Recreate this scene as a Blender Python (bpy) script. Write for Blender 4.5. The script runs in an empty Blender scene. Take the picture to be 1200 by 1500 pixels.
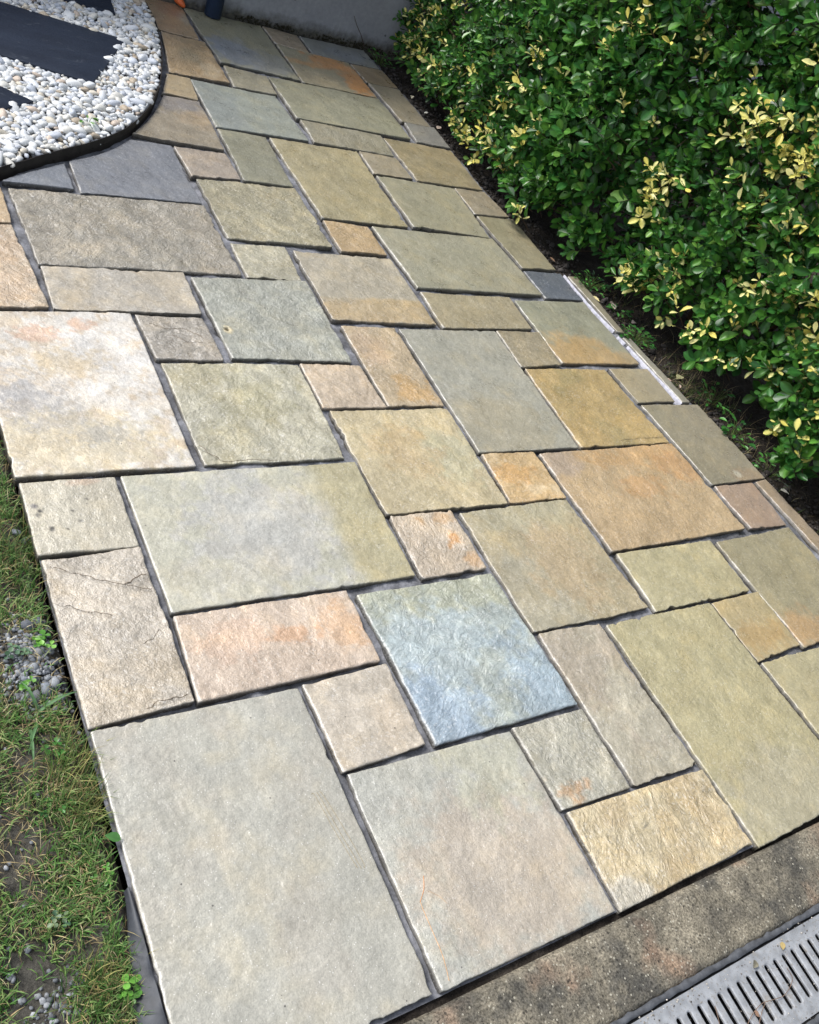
import bpy, bmesh, math, random
import numpy as np
from mathutils import Matrix, Vector, Euler

# ------------------------------------------------------------------ camera, sky, sun, exposure
scene = bpy.context.scene
COL = scene.collection
cam_data = bpy.data.cameras.new("camera")
cam = bpy.data.objects.new("camera", cam_data); COL.objects.link(cam)
cam_data.sensor_fit = 'VERTICAL'; cam_data.sensor_height = 36.0; cam_data.lens = 36.0 * 1301.78 / 1500.0
cam_data.clip_start = 0.02; cam_data.clip_end = 500.0
Rz = lambda t: Matrix.Rotation(t, 4, 'Z')
Rx = lambda t: Matrix.Rotation(t, 4, 'X')
cam.matrix_world = Matrix.Translation((0, 0, 1.5)) @ Rz(-0.814104) @ Rx(0.867721) @ Rz(0.498951)
scene.camera = cam

SUN_EL, SUN_AZ = math.radians(48), math.radians(-50)     # azimuth measured from +Y towards +X
world = bpy.data.worlds.new("World"); scene.world = world; world.use_nodes = True
wn = world.node_tree; wn.nodes.clear()
sky = wn.nodes.new('ShaderNodeTexSky'); sky.sky_type = 'NISHITA'; sky.sun_disc = False
sky.sun_elevation = SUN_EL; sky.sun_rotation = SUN_AZ
sky.air_density = 1.0; sky.dust_density = 2.0; sky.ozone_density = 1.0
hsv = wn.nodes.new('ShaderNodeHueSaturation'); hsv.inputs['Saturation'].default_value = 0.42
bg = wn.nodes.new('ShaderNodeBackground'); bg.inputs['Strength'].default_value = 0.11
wo = wn.nodes.new('ShaderNodeOutputWorld')
wn.links.new(sky.outputs[0], hsv.inputs['Color']); wn.links.new(hsv.outputs[0], bg.inputs['Color'])
wn.links.new(bg.outputs[0], wo.inputs['Surface'])
sl = bpy.data.lights.new("sun", 'SUN'); sl.energy = 1.5; sl.angle = math.radians(16); sl.color = (1.0, 0.97, 0.93)
sun = bpy.data.objects.new("sun", sl); COL.objects.link(sun)
sdir = Vector((math.sin(SUN_AZ) * math.cos(SUN_EL), math.cos(SUN_AZ) * math.cos(SUN_EL), math.sin(SUN_EL)))
sun.rotation_euler = sdir.to_track_quat('Z', 'Y').to_euler()
scene.view_settings.view_transform = 'Standard'; scene.view_settings.look = 'None'
scene.view_settings.exposure = 1.06; scene.view_settings.gamma = 1.0
scene.view_settings.use_curve_mapping = False

rng = np.random.default_rng(7)
random.seed(7)

# ------------------------------------------------------------------ helpers
def lin(c):
    c = np.asarray(c, float) / 255.0
    return np.where(c <= 0.04045, c / 12.92, ((c + 0.055) / 1.055) ** 2.4)

def _hash(ix, iy, seed):
    h = (ix.astype(np.int64) * 374761393 + iy.astype(np.int64) * 668265263 + int(seed) * 1442695041) & 0xFFFFFFFF
    h = ((h ^ (h >> 13)) * 1274126177) & 0xFFFFFFFF
    h = h ^ (h >> 16)
    return (h & 0xFFFFFF) / float(0xFFFFFF) * 2 - 1

def vnoise(x, y, seed=0):
    x = np.asarray(x, float); y = np.asarray(y, float)
    ix = np.floor(x); iy = np.floor(y); fx = x - ix; fy = y - iy
    sx = fx * fx * fx * (fx * (fx * 6 - 15) + 10); sy = fy * fy * fy * (fy * (fy * 6 - 15) + 10)
    a = _hash(ix, iy, seed); b = _hash(ix + 1, iy, seed); c = _hash(ix, iy + 1, seed); d = _hash(ix + 1, iy + 1, seed)
    return (a + (b - a) * sx) * (1 - sy) + (c + (d - c) * sx) * sy

def fbm(x, y, seed=0, octv=4, gain=0.5):
    s = 0; a = 1; n = 0
    for o in range(octv):
        s = s + a * vnoise(x * 2 ** o + 17.3 * o, y * 2 ** o - 9.1 * o, seed + 31 * o); n += a; a *= gain
    return s / n

def smooth(a, b, x):
    t = np.clip((x - a) / (b - a), 0, 1); return t * t * (3 - 2 * t)

def link(name, me, mat=None, parent=None, kind=None, label=None, cat=None, group=None, loc=None):
    o = bpy.data.objects.new(name, me); COL.objects.link(o)
    if mat is not None and me is not None and len(me.materials) == 0: me.materials.append(mat)
    if parent is not None: o.parent = parent
    if loc is not None: o.location = loc
    if kind: o["kind"] = kind
    if label: o["label"] = label
    if cat: o["category"] = cat
    if group: o["group"] = group
    return o

def mesh(name, V, F, col=None, smooth_shade=True, extra=None):
    me = bpy.data.meshes.new(name)
    V = np.asarray(V, np.float32)
    if isinstance(F, np.ndarray):
        n, k = F.shape
        me.vertices.add(len(V)); me.vertices.foreach_set("co", V.ravel())
        me.loops.add(n * k); me.loops.foreach_set("vertex_index", F.ravel().astype(np.int32))
        me.polygons.add(n); me.polygons.foreach_set("loop_start", np.arange(0, n * k, k, dtype=np.int32))
        me.update(calc_edges=True)
    else:
        me.from_pydata(V.tolist(), [], F); me.update()
    if smooth_shade: me.polygons.foreach_set("use_smooth", np.ones(len(me.polygons), bool))
    if col is not None:
        a = me.color_attributes.new("Col", 'FLOAT_COLOR', 'POINT')
        c = np.ones((len(V), 4), np.float32); c[:, :3] = col
        a.data.foreach_set("color", c.ravel())
    if extra:
        for k_, v_ in extra.items():
            a = me.attributes.new(k_, 'FLOAT', 'POINT'); a.data.foreach_set("value", np.asarray(v_, np.float32))
    me.validate(); return me

def box_mesh(name, x0, x1, y0, y1, z0, z1, bevel=0.0):
    bm = bmesh.new(); bmesh.ops.create_cube(bm, size=1)
    for v in bm.verts:
        v.co = Vector(((x0 + x1) / 2 + v.co.x * (x1 - x0), (y0 + y1) / 2 + v.co.y * (y1 - y0), (z0 + z1) / 2 + v.co.z * (z1 - z0)))
    if bevel: bmesh.ops.bevel(bm, geom=bm.edges[:], offset=bevel, segments=2, affect='EDGES')
    me = bpy.data.meshes.new(name); bm.to_mesh(me); bm.free(); return me

def tube_arrays(pts, radii, sides=6):
    """open tube along pts; returns V, F(list of quads)"""
    pts = np.asarray(pts, float); n = len(pts); V = []; F = []
    up = np.array([0.31, 0.17, 0.93])
    for i in range(n):
        t = pts[min(i + 1, n - 1)] - pts[max(i - 1, 0)]; t = t / (np.linalg.norm(t) + 1e-9)
        a = np.cross(t, up); a /= (np.linalg.norm(a) + 1e-9); b = np.cross(t, a)
        for k in range(sides):
            th = 2 * math.pi * k / sides
            V.append(pts[i] + radii[i] * (math.cos(th) * a + math.sin(th) * b))
    for i in range(n - 1):
        for k in range(sides):
            F.append((i * sides + k, i * sides + (k + 1) % sides, (i + 1) * sides + (k + 1) % sides, (i + 1) * sides + k))
    F.append(tuple(range(sides))[::-1]); F.append(tuple(range((n - 1) * sides, n * sides)))
    return V, F

class Bag:
    def __init__(s): s.V = []; s.F = []; s.C = []; s.n = 0
    def add(s, V, F, c=None):
        V = [tuple(v) for v in V]
        s.V += V; s.F += [tuple(i + s.n for i in f) for f in F]; s.n += len(V)
        if c is not None: s.C += [tuple(c)] * len(V)
    def me(s, name, sm=True): return mesh(name, s.V, s.F, np.array(s.C) if s.C else None, sm)

# ------------------------------------------------------------------ materials
class NT:
    def __init__(s, name):
        s.m = bpy.data.materials.new(name); s.m.use_nodes = True; s.t = s.m.node_tree; s.t.nodes.clear()
        s.out = s.n('ShaderNodeOutputMaterial'); s.b = s.n('ShaderNodeBsdfPrincipled')
        s.l(s.b.outputs[0], s.out.inputs['Surface'])
    def n(s, typ, **kw):
        nd = s.t.nodes.new(typ)
        for k, v in kw.items(): setattr(nd, k, v)
        return nd
    def l(s, a, b): s.t.links.new(a, b)
    def val(s, sock, v):
        if hasattr(v, 'is_output'): s.l(v, sock)
        else: sock.default_value = v
    def coord(s, kind='Object'):
        return s.n('ShaderNodeTexCoord').outputs[kind]
    def noise(s, vec, scale, detail=4, rough=0.55, dist=0.0):
        nd = s.n('ShaderNodeTexNoise'); nd.inputs['Scale'].default_value = scale; nd.inputs['Detail'].default_value = detail
        nd.inputs['Roughness'].default_value = rough; nd.inputs['Distortion'].default_value = dist
        if vec is not None: s.l(vec, nd.inputs['Vector'])
        return nd.outputs['Fac']
    def voro(s, vec, scale, feat='F1', rnd=1.0):
        nd = s.n('ShaderNodeTexVoronoi'); nd.feature = feat; nd.inputs['Scale'].default_value = scale; nd.inputs['Randomness'].default_value = rnd
        if vec is not None: s.l(vec, nd.inputs['Vector'])
        return nd
    def ramp(s, fac, stops):
        nd = s.n('ShaderNodeValToRGB'); e = nd.color_ramp.elements
        while len(e) < len(stops): e.new(0.5)
        for el, (p, c) in zip(e, stops):
            el.position = p; el.color = (*c, 1) if len(c) == 3 else c
        s.l(fac, nd.inputs['Fac']); return nd.outputs['Color']
    def maprange(s, v, a, b, c, d):
        nd = s.n('ShaderNodeMapRange'); s.l(v, nd.inputs[0])
        for i, q in enumerate((a, b, c, d)): nd.inputs[i + 1].default_value = q
        return nd.outputs[0]
    def math(s, op, a, b=0.0):
        nd = s.n('ShaderNodeMath', operation=op); s.val(nd.inputs[0], a); s.val(nd.inputs[1], b); return nd.outputs[0]
    def mix(s, fac, a, b, mode='MIX'):
        nd = s.n('ShaderNodeMix'); nd.data_type = 'RGBA'; nd.blend_type = mode
        s.val(nd.inputs[0], fac); s.val(nd.inputs[6], a if hasattr(a, 'is_output') else (*a, 1)); s.val(nd.inputs[7], b if hasattr(b, 'is_output') else (*b, 1))
        return nd.outputs[2]
    def scale(s, col, v):
        nd = s.n('ShaderNodeVectorMath', operation='SCALE'); s.l(col, nd.inputs[0]); s.val(nd.inputs['Scale'], v); return nd.outputs[0]
    def vmath(s, op, a, b):
        nd = s.n('ShaderNodeVectorMath', operation=op); s.val(nd.inputs[0], a); s.val(nd.inputs[1], b); return nd.outputs[0]
    def bump(s, h, strength=0.5, dist=0.002, prev=None):
        nd = s.n('ShaderNodeBump'); nd.inputs['Strength'].default_value = strength; nd.inputs['Distance'].default_value = dist
        s.l(h, nd.inputs['Height'])
        if prev is not None: s.l(prev, nd.inputs['Normal'])
        return nd.outputs[0]
    def attr(s, name, kind='GEOMETRY'):
        return s.n('ShaderNodeAttribute', attribute_name=name, attribute_type=kind)
    def done(s, color=None, rough=None, normal=None, spec=None):
        if color is not None: s.val(s.b.inputs['Base Color'], color if hasattr(color, 'is_output') else (*color, 1))
        if rough is not None: s.val(s.b.inputs['Roughness'], rough)
        if normal is not None: s.l(normal, s.b.inputs['Normal'])
        if spec is not None: s.b.inputs['Specular IOR Level'].default_value = spec
        return s.m

def m_stone():
    t = NT("riven_sandstone"); oi = t.n('ShaderNodeObjectInfo'); rnd = oi.outputs['Random']
    comb = t.n('ShaderNodeCombineXYZ'); t.l(rnd, comb.inputs[0]); t.l(rnd, comb.inputs[1])
    v = t.vmath('ADD', t.coord(), t.scale(comb.outputs[0], 37.0))
    rot = t.n('ShaderNodeVectorRotate'); rot.rotation_type = 'Z_AXIS'; t.l(v, rot.inputs['Vector']); t.l(t.math('MULTIPLY', rnd, 19.0), rot.inputs['Angle'])
    vs = t.vmath('MULTIPLY', rot.outputs[0], (1.0, 0.6, 1.0))             # cleavage grain, its own direction in every stone
    col = t.attr("Col").outputs['Color']; rv = t.attr("riven").outputs['Fac']
    g1 = t.noise(v, 330, 2, 0.5); g2 = t.noise(v, 120, 4, 0.6); g3 = t.noise(v, 13, 4, 0.6); lump = t.noise(v, 34, 3, 0.5)
    cl = t.noise(vs, 38, 5, 0.62, 0.9); ridge = t.math('SUBTRACT', 1.0, t.math('ABSOLUTE', t.math('MULTIPLY', t.math('SUBTRACT', cl, 0.5), 5.0)))
    ridge = t.math('MAXIMUM', ridge, 0.0)
    k = t.math('MULTIPLY', t.maprange(g1, 0.3, 0.7, 0.88, 1.12), t.maprange(g2, 0.3, 0.7, 0.90, 1.10))
    k = t.math('MULTIPLY', k, t.maprange(g3, 0.3, 0.7, 0.91, 1.09))
    c = t.scale(col, k)
    c = t.mix(t.maprange(t.noise(v, 7, 3), 0.45, 0.75, 0.0, 0.35), c, t.mix(1.0, c, (1.06, 0.98, 0.86), 'MULTIPLY'))
    # darker along the cleft ledges
    c = t.mix(t.math('MULTIPLY', t.math('MULTIPLY', t.math('POWER', ridge, 6.0), 0.30), rv), c, t.mix(1.0, c, (0.45, 0.42, 0.38), 'MULTIPLY'))
    # white highlights painted as pale flecks, patchy, more on the rough stones, and glints
    fl = t.noise(vs, 210, 2, 0.5); patch_ = t.maprange(t.noise(v, 16, 3, 0.6), 0.42, 0.62, 0.15, 1.0)
    fm = t.math('MULTIPLY', t.math('MULTIPLY', t.maprange(fl, 0.56, 0.66, 0.0, 0.62), patch_), t.maprange(rv, 0.25, 1.0, 0.2, 1.0))
    c = t.mix(fm, c, t.mix(0.55, t.scale(c, 1.3), (0.76, 0.75, 0.73)))
    vo = t.voro(v, 260); glint = t.math('LESS_THAN', vo.outputs['Distance'], 0.26)
    pick = t.n('ShaderNodeSeparateColor'); t.l(vo.outputs['Color'], pick.inputs[0])
    glint = t.math('MULTIPLY', glint, t.math('GREATER_THAN', pick.outputs[0], 0.9))
    c = t.mix(t.math('MULTIPLY', glint, 0.55), c, (0.8, 0.79, 0.75))
    vd = t.voro(v, 60); pk2 = t.n('ShaderNodeSeparateColor'); t.l(vd.outputs['Color'], pk2.inputs[0])
    dark = t.math('MULTIPLY', t.math('LESS_THAN', vd.outputs['Distance'], 0.11), t.math('GREATER_THAN', pk2.outputs[1], 0.95))
    c = t.mix(t.math('MULTIPLY', dark, 0.75), c, (0.05, 0.045, 0.04))
    n0 = t.bump(lump, 0.35, 0.010)
    n1 = t.n('ShaderNodeBump'); t.l(cl, n1.inputs['Height']); n1.inputs['Distance'].default_value = 0.014; t.l(n0, n1.inputs['Normal'])
    t.l(t.math('MULTIPLY', t.math('MULTIPLY', rv, rv), t.maprange(rnd, 0.0, 1.0, 0.35, 0.75)), n1.inputs['Strength'])
    n2 = t.n('ShaderNodeBump'); t.l(t.math('ADD', g2, t.math('MULTIPLY', g1, 0.45)), n2.inputs['Height']); n2.inputs['Distance'].default_value = 0.0045
    t.l(t.math('MULTIPLY', t.maprange(rv, 0.2, 1.0, 0.28, 0.6), t.maprange(t.math('FRACT', t.math('MULTIPLY', rnd, 7.3)), 0.0, 1.0, 0.55, 1.3)), n2.inputs['Strength']); t.l(n1.outputs[0], n2.inputs['Normal'])
    rough = t.math('ADD', t.maprange(g3, 0.3, 0.7, 0.2, 0.36), t.math('MULTIPLY', g2, 0.1))
    return t.done(c, rough, n2.outputs[0], 1.0)

def m_mortar():
    t = NT("grey_mortar"); v = t.coord()
    a = t.noise(v, 18, 5, 0.6); b = t.noise(v, 150, 4, 0.6)
    c = t.ramp(a, [(0.25, (0.06, 0.06, 0.064)), (0.5, (0.16, 0.164, 0.18)), (0.75, (0.32, 0.327, 0.36))])
    c = t.scale(c, t.maprange(b, 0.3, 0.7, 0.75, 1.25))
    return t.done(c, 0.85, t.bump(b, 0.6, 0.003), 0.2)

def m_white_mortar():
    t = NT("pale_fresh_mortar"); v = t.coord(); a = t.noise(v, 60, 4)
    return t.done(t.ramp(a, [(0.3, (0.36, 0.36, 0.42)), (0.7, (0.6, 0.6, 0.67))]), 0.7, t.bump(a, 0.3, 0.003), 0.3)

def m_soil():
    t = NT("dark_soil"); v = t.coord()
    a = t.noise(v, 9, 5, 0.6); b = t.noise(v, 110, 6, 0.7); cvo = t.voro(v, 90)
    c = t.ramp(a, [(0.3, (0.016, 0.013, 0.011)), (0.55, (0.04, 0.033, 0.027)), (0.8, (0.085, 0.072, 0.058))])
    c = t.scale(c, t.maprange(b, 0.3, 0.7, 0.6, 1.5))
    n = t.bump(b, 0.9, 0.008); n = t.bump(cvo.outputs['Distance'], 0.6, 0.006, n)
    return t.done(c, 0.95, n, 0.15)

def m_lawn_soil():
    t = NT("lawn_earth"); v = t.coord()
    a = t.noise(v, 12, 5, 0.6); b = t.noise(v, 130, 6, 0.7)
    c = t.ramp(a, [(0.3, (0.045, 0.042, 0.036)), (0.55, (0.10, 0.094, 0.08)), (0.8, (0.18, 0.17, 0.145))])
    c = t.scale(c, t.maprange(b, 0.3, 0.7, 0.55, 1.5))
    return t.done(c, 0.95, t.bump(b, 0.9, 0.008), 0.15)

def m_wall():
    t = NT("grey_cement_render"); v = t.coord()
    a = t.noise(v, 3, 5, 0.6); b = t.noise(v, 45, 5, 0.65)
    c = t.ramp(a, [(0.3, (0.26, 0.27, 0.30)), (0.7, (0.36, 0.37, 0.40))])
    c = t.scale(c, t.maprange(b, 0.3, 0.7, 0.88, 1.12))
    sep = t.n('ShaderNodeSeparateXYZ'); t.l(v, sep.inputs[0])
    z = t.math('ADD', sep.outputs[2], t.math('MULTIPLY', t.math('SUBTRACT', t.noise(v, 14, 5, 0.7), 0.5), -0.12))
    st = t.maprange(z, 0.015, 0.075, 0.9, 0.0)
    c = t.mix(st, c, t.ramp(t.noise(v, 60, 4), [(0.35, (0.025, 0.022, 0.016)), (0.7, (0.11, 0.1, 0.07))]))
    vo = t.voro(v, 9); pk = t.n('ShaderNodeSeparateColor'); t.l(vo.outputs['Color'], pk.inputs[0])
    pit = t.math('MULTIPLY', t.math('LESS_THAN', vo.outputs['Distance'], 0.06), t.math('GREATER_THAN', pk.outputs[0], 0.6))
    c = t.mix(t.math('MULTIPLY', pit, 0.7), c, (0.06, 0.06, 0.06))
    return t.done(c, 0.85, t.bump(b, 0.35, 0.004), 0.2)

def m_kerb():
    t = NT("weathered_concrete"); v = t.coord()
    a = t.noise(v, 9, 5, 0.62); b = t.noise(v, 210, 3, 0.75); b2 = t.noise(v, 60, 4, 0.7)
    c = t.ramp(a, [(0.28, (0.09, 0.083, 0.07)), (0.5, (0.185, 0.165, 0.125)), (0.72, (0.30, 0.265, 0.2))])
    c = t.mix(t.maprange(t.noise(v, 6.5, 4, 0.5), 0.56, 0.68, 0.0, 0.5), c, (0.33, 0.2, 0.13))
    c = t.mix(t.maprange(t.noise(v, 7, 6, 0.7), 0.48, 0.62, 0.0, 0.75), c, (0.055, 0.055, 0.052))
    c = t.scale(c, t.math('MULTIPLY', t.maprange(b, 0.32, 0.68, 0.4, 1.75), t.maprange(b2, 0.3, 0.7, 0.75, 1.25)))
    vo = t.voro(v, 170); pk = t.n('ShaderNodeSeparateColor'); t.l(vo.outputs['Color'], pk.inputs[0])
    sp = t.math('MULTIPLY', t.math('LESS_THAN', vo.outputs['Distance'], 0.34), t.math('GREATER_THAN', pk.outputs[0], 0.88))
    c = t.mix(t.math('MULTIPLY', sp, 0.7), c, (0.5, 0.47, 0.38))
    dk = t.math('MULTIPLY', t.math('LESS_THAN', vo.outputs['Distance'], 0.4), t.math('GREATER_THAN', pk.outputs[1], 0.9))
    c = t.mix(t.math('MULTIPLY', dk, 0.7), c, (0.03, 0.028, 0.025))
    return t.done(c, 0.9, t.bump(b, 0.8, 0.004, t.bump(b2, 0.5, 0.006)), 0.2)

def m_galv():
    t = NT("dirty_galvanised_steel"); v = t.coord()
    a = t.noise(v, 40, 5, 0.65); b = t.noise(v, 160, 4, 0.7)
    c = t.ramp(a, [(0.3, (0.22, 0.23, 0.245)), (0.55, (0.35, 0.365, 0.385)), (0.8, (0.46, 0.475, 0.495))])
    c = t.mix(t.maprange(b, 0.52, 0.68, 0.0, 0.75), c, (0.17, 0.15, 0.125))
    c = t.mix(t.maprange(t.noise(v, 22, 5, 0.7), 0.56, 0.7, 0.0, 0.6), c, (0.27, 0.24, 0.2))
    t.b.inputs['Metallic'].default_value = 0.15
    return t.done(c, 0.6, t.bump(b, 0.3, 0.002), 0.4)

def m_simple(name, col, rough=0.7, spec=0.3, var=0.25, sc=60, bump=0.3, metal=0.0):
    t = NT(name); v = t.coord(); a = t.noise(v, sc, 5, 0.6)
    base = t.n('ShaderNodeRGB'); base.outputs[0].default_value = (*col, 1)
    c = t.scale(base.outputs[0], t.maprange(a, 0.3, 0.7, 1 - var, 1 + var))
    t.b.inputs['Metallic'].default_value = metal
    return t.done(c, rough, t.bump(a, bump, 0.003), spec)

def m_attr(name, rough=0.5, spec=0.4, var=0.2, sc=120, trans=0.0, bump=0.2, bdist=0.002):
    t = NT(name); v = t.coord(); a = t.noise(v, sc, 4, 0.6)
    c = t.scale(t.attr("Col").outputs['Color'], t.maprange(a, 0.3, 0.7, 1 - var, 1 + var))
    m = t.done(c, rough, t.bump(a, bump, bdist), spec)
    if trans:
        tr = t.n('ShaderNodeBsdfTranslucent'); t.l(c, tr.inputs[0]); mx = t.n('ShaderNodeMixShader'); mx.inputs[0].default_value = trans
        t.l(t.b.outputs[0], mx.inputs[1]); t.l(tr.outputs[0], mx.inputs[2]); t.l(mx.outputs[0], t.out.inputs['Surface'])
    return m

def m_pebble(name):
    t = NT(name); v = t.coord(); oi = t.n('ShaderNodeObjectInfo')
    a = t.noise(v, 45, 4, 0.6); b = t.noise(v, 220, 3)
    c = t.scale(t.attr("Col").outputs['Color'], t.math('MULTIPLY', t.maprange(a, 0.3, 0.7, 0.86, 1.1), t.maprange(b, 0.3, 0.7, 0.93, 1.07)))
    c = t.scale(c, t.maprange(oi.outputs['Random'], 0, 1, 0.78, 0.94))
    return t.done(c, 0.5, t.bump(a, 0.25, 0.003), 0.4)

def m_slate():
    t = NT("black_slate"); v = t.coord()
    mp = t.n('ShaderNodeMapping'); mp.inputs['Scale'].default_value = (0.35, 1.3, 1); mp.inputs['Rotation'].default_value = (0, 0, 0.5); t.l(v, mp.inputs['Vector'])
    a = t.noise(mp.outputs[0], 8, 6, 0.65, 0.6); b = t.noise(v, 90, 5, 0.65); s = t.noise(mp.outputs[0], 26, 6, 0.75, 1.2)
    c = t.ramp(a, [(0.3, (0.008, 0.013, 0.026)), (0.6, (0.015, 0.023, 0.042)), (0.85, (0.03, 0.04, 0.06))])
    c = t.mix(t.maprange(s, 0.60, 0.74, 0.0, 0.4), c, (0.16, 0.18, 0.21))
    return t.done(c, t.maprange(b, 0.3, 0.7, 0.5, 0.7), t.bump(a, 0.5, 0.01, t.bump(b, 0.3, 0.002)), 0.25)

M = dict(stone=m_stone(), mortar=m_mortar(), wmortar=m_white_mortar(), soil=m_soil(), lawn=m_lawn_soil(), wall=m_wall(), kerb=m_kerb(), galv=m_galv(),
         slate=m_slate(), pebble=m_pebble("white_pebble"),
         leaf=m_attr("waxy_leaf", 0.36, 0.5, 0.18, 60, 0.22, 0.15), grass=m_attr("grass_blade", 0.55, 0.3, 0.2, 80, 0.15, 0.0),
         dry=m_attr("dry_matter", 0.8, 0.2, 0.25, 150, 0.0, 0.2), rock=m_attr("grey_chippings", 0.8, 0.3, 0.3, 160, 0.0, 0.5),
         edging=m_simple("dark_steel_edging", (0.022, 0.018, 0.016), 0.6, 0.35, 0.4, 40, 0.3),
         plastic=m_simple("black_plastic_sheet", (0.05, 0.055, 0.065), 0.55, 0.4, 0.4, 30, 0.3),
         pipe=m_simple("navy_paint", (0.012, 0.028, 0.07), 0.38, 0.5, 0.15, 30, 0.05),
         orange=m_simple("orange_plastic", (0.62, 0.13, 0.035), 0.45, 0.4, 0.35, 90, 0.25),
         rust=m_simple("rusty_iron", (0.16, 0.04, 0.018), 0.85, 0.2, 0.4, 120, 0.4),
         bark=m_simple("brown_bark", (0.075, 0.05, 0.033), 0.85, 0.2, 0.35, 90, 0.5),
         trough=m_simple("drain_trough", (0.03, 0.03, 0.03), 0.9, 0.2, 0.4, 40, 0.4),
         rail=m_simple("dark_drain_rail", (0.085, 0.09, 0.1), 0.75, 0.3, 0.45, 60, 0.5),
         moss=m_simple("dark_moss", (0.035, 0.032, 0.02), 0.95, 0.1, 0.5, 120, 0.8))

# ------------------------------------------------------------------ the setting: ground
link("ground", mesh("ground", [(-120, -120, -0.14), (120, -120, -0.14), (120, 120, -0.14), (-120, 120, -0.14)], [(0, 1, 2, 3)]), M['soil'], kind="structure")

def patch(name, x0, x1, y0, y1, res, zf, mat, mask=None, kind="structure", parent=None):
    nx = int(round((x1 - x0) / res)) + 1; ny = int(round((y1 - y0) / res)) + 1
    X, Y = np.meshgrid(np.linspace(x0, x1, nx), np.linspace(y0, y1, ny), indexing='ij')
    Z = zf(X, Y); idx = np.arange(nx * ny).reshape(nx, ny)
    F = np.stack([idx[:-1, :-1], idx[1:, :-1], idx[1:, 1:], idx[:-1, 1:]], -1)
    if mask is not None:
        xc = (X[:-1, :-1] + X[1:, 1:]) / 2; yc = (Y[:-1, :-1] + Y[1:, 1:]) / 2; F = F[mask(xc, yc)]
    F = F.reshape(-1, 4)
    used = np.unique(F); remap = -np.ones(nx * ny, int); remap[used] = np.arange(len(used))
    V = np.stack([X, Y, Z], -1).reshape(-1, 3)[used]
    return link(name, mesh(name, V, remap[F]), mat, parent, kind)

# the curved steel edging round the gravel, as it stands on the ground (x, y)
EDGE = [(1.43, 4.62), (1.424, 4.354), (1.417, 4.144), (1.388, 3.934), (1.342, 3.729), (1.271, 3.5), (1.191, 3.311), (1.1, 3.155), (1.007, 3.032), (0.916, 2.947),
        (0.783, 2.846), (0.661, 2.758), (0.548, 2.672), (0.43, 2.58), (0.25, 2.47), (0.02, 2.36), (-0.3, 2.28)]
def spline(pts, n=8):
    P = np.array([pts[0]] + list(pts) + [pts[-1]], float); out = []
    for i in range(1, len(P) - 2):
        for k in range(n):
            t = k / n; a, b, c, d = P[i - 1], P[i], P[i + 1], P[i + 2]
            out.append(0.5 * ((2 * b) + (-a + c) * t + (2 * a - 5 * b + 4 * c - d) * t * t + (-a + 3 * b - 3 * c + d) * t ** 3))
    out.append(P[-2]); return np.array(out)
ES = spline(EDGE)
GP = np.vstack([ES, [(-0.3, 4.62)]])          # gravel polygon
def inside(px, py, poly):
    px = np.asarray(px); py = np.asarray(py); r = np.zeros(px.shape, bool); n = len(poly); j = n - 1
    for i in range(n):
        xi, yi = poly[i]; xj, yj = poly[j]
        c = ((yi > py) != (yj > py)) & (px < (xj - xi) * (py - yi) / (yj - yi + 1e-12) + xi); r ^= c; j = i
    return r
def edge_dist(px, py):
    px = np.asarray(px, float); py = np.asarray(py, float); sh = px.shape; px = px.ravel(); py = py.ravel(); out = np.empty(len(px))
    A = ES[:-1:2]; Bp = ES[2::2]; n = min(len(A), len(Bp)); A = A[:n]; AB = Bp[:n] - A; L2 = (AB ** 2).sum(1)
    for i in range(0, len(px), 4000):
        dx = px[i:i + 4000, None] - A[None, :, 0]; dy = py[i:i + 4000, None] - A[None, :, 1]
        t = np.clip((dx * AB[:, 0] + dy * AB[:, 1]) / L2, 0, 1); out[i:i + 4000] = np.sqrt(((dx - t * AB[:, 0]) ** 2 + (dy - t * AB[:, 1]) ** 2).min(1))
    return out.reshape(sh)

# ------------------------------------------------------------------ the patio: mortar bed and paving stones
def bed_z(X, Y): return -0.03 * np.exp(-((X - 1.034) ** 2 + (Y - 1.961) ** 2) / 0.022 ** 2) + -0.0165 + 0.010 * fbm(X * 14, Y * 14, 5, 4) + 0.002 * fbm(X * 90, Y * 90, 6, 2)
def bed_mask(x, y):
    right = np.where(y > 1.62, np.where(y > 2.41, 2.662, 2.752), 2.80)
    return (x > 0.372) & (x < right) & (y > 0.158) & (y < 4.41) & ~(inside(x, y, GP) & (edge_dist(x, y) > 0.02))
patio = patch("patio", 0.36, 2.82, 0.15, 4.42, 0.012, bed_z, M['mortar'], bed_mask)
patio["label"] = "grey mortar bed of the stone patio, showing in the joints"

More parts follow.
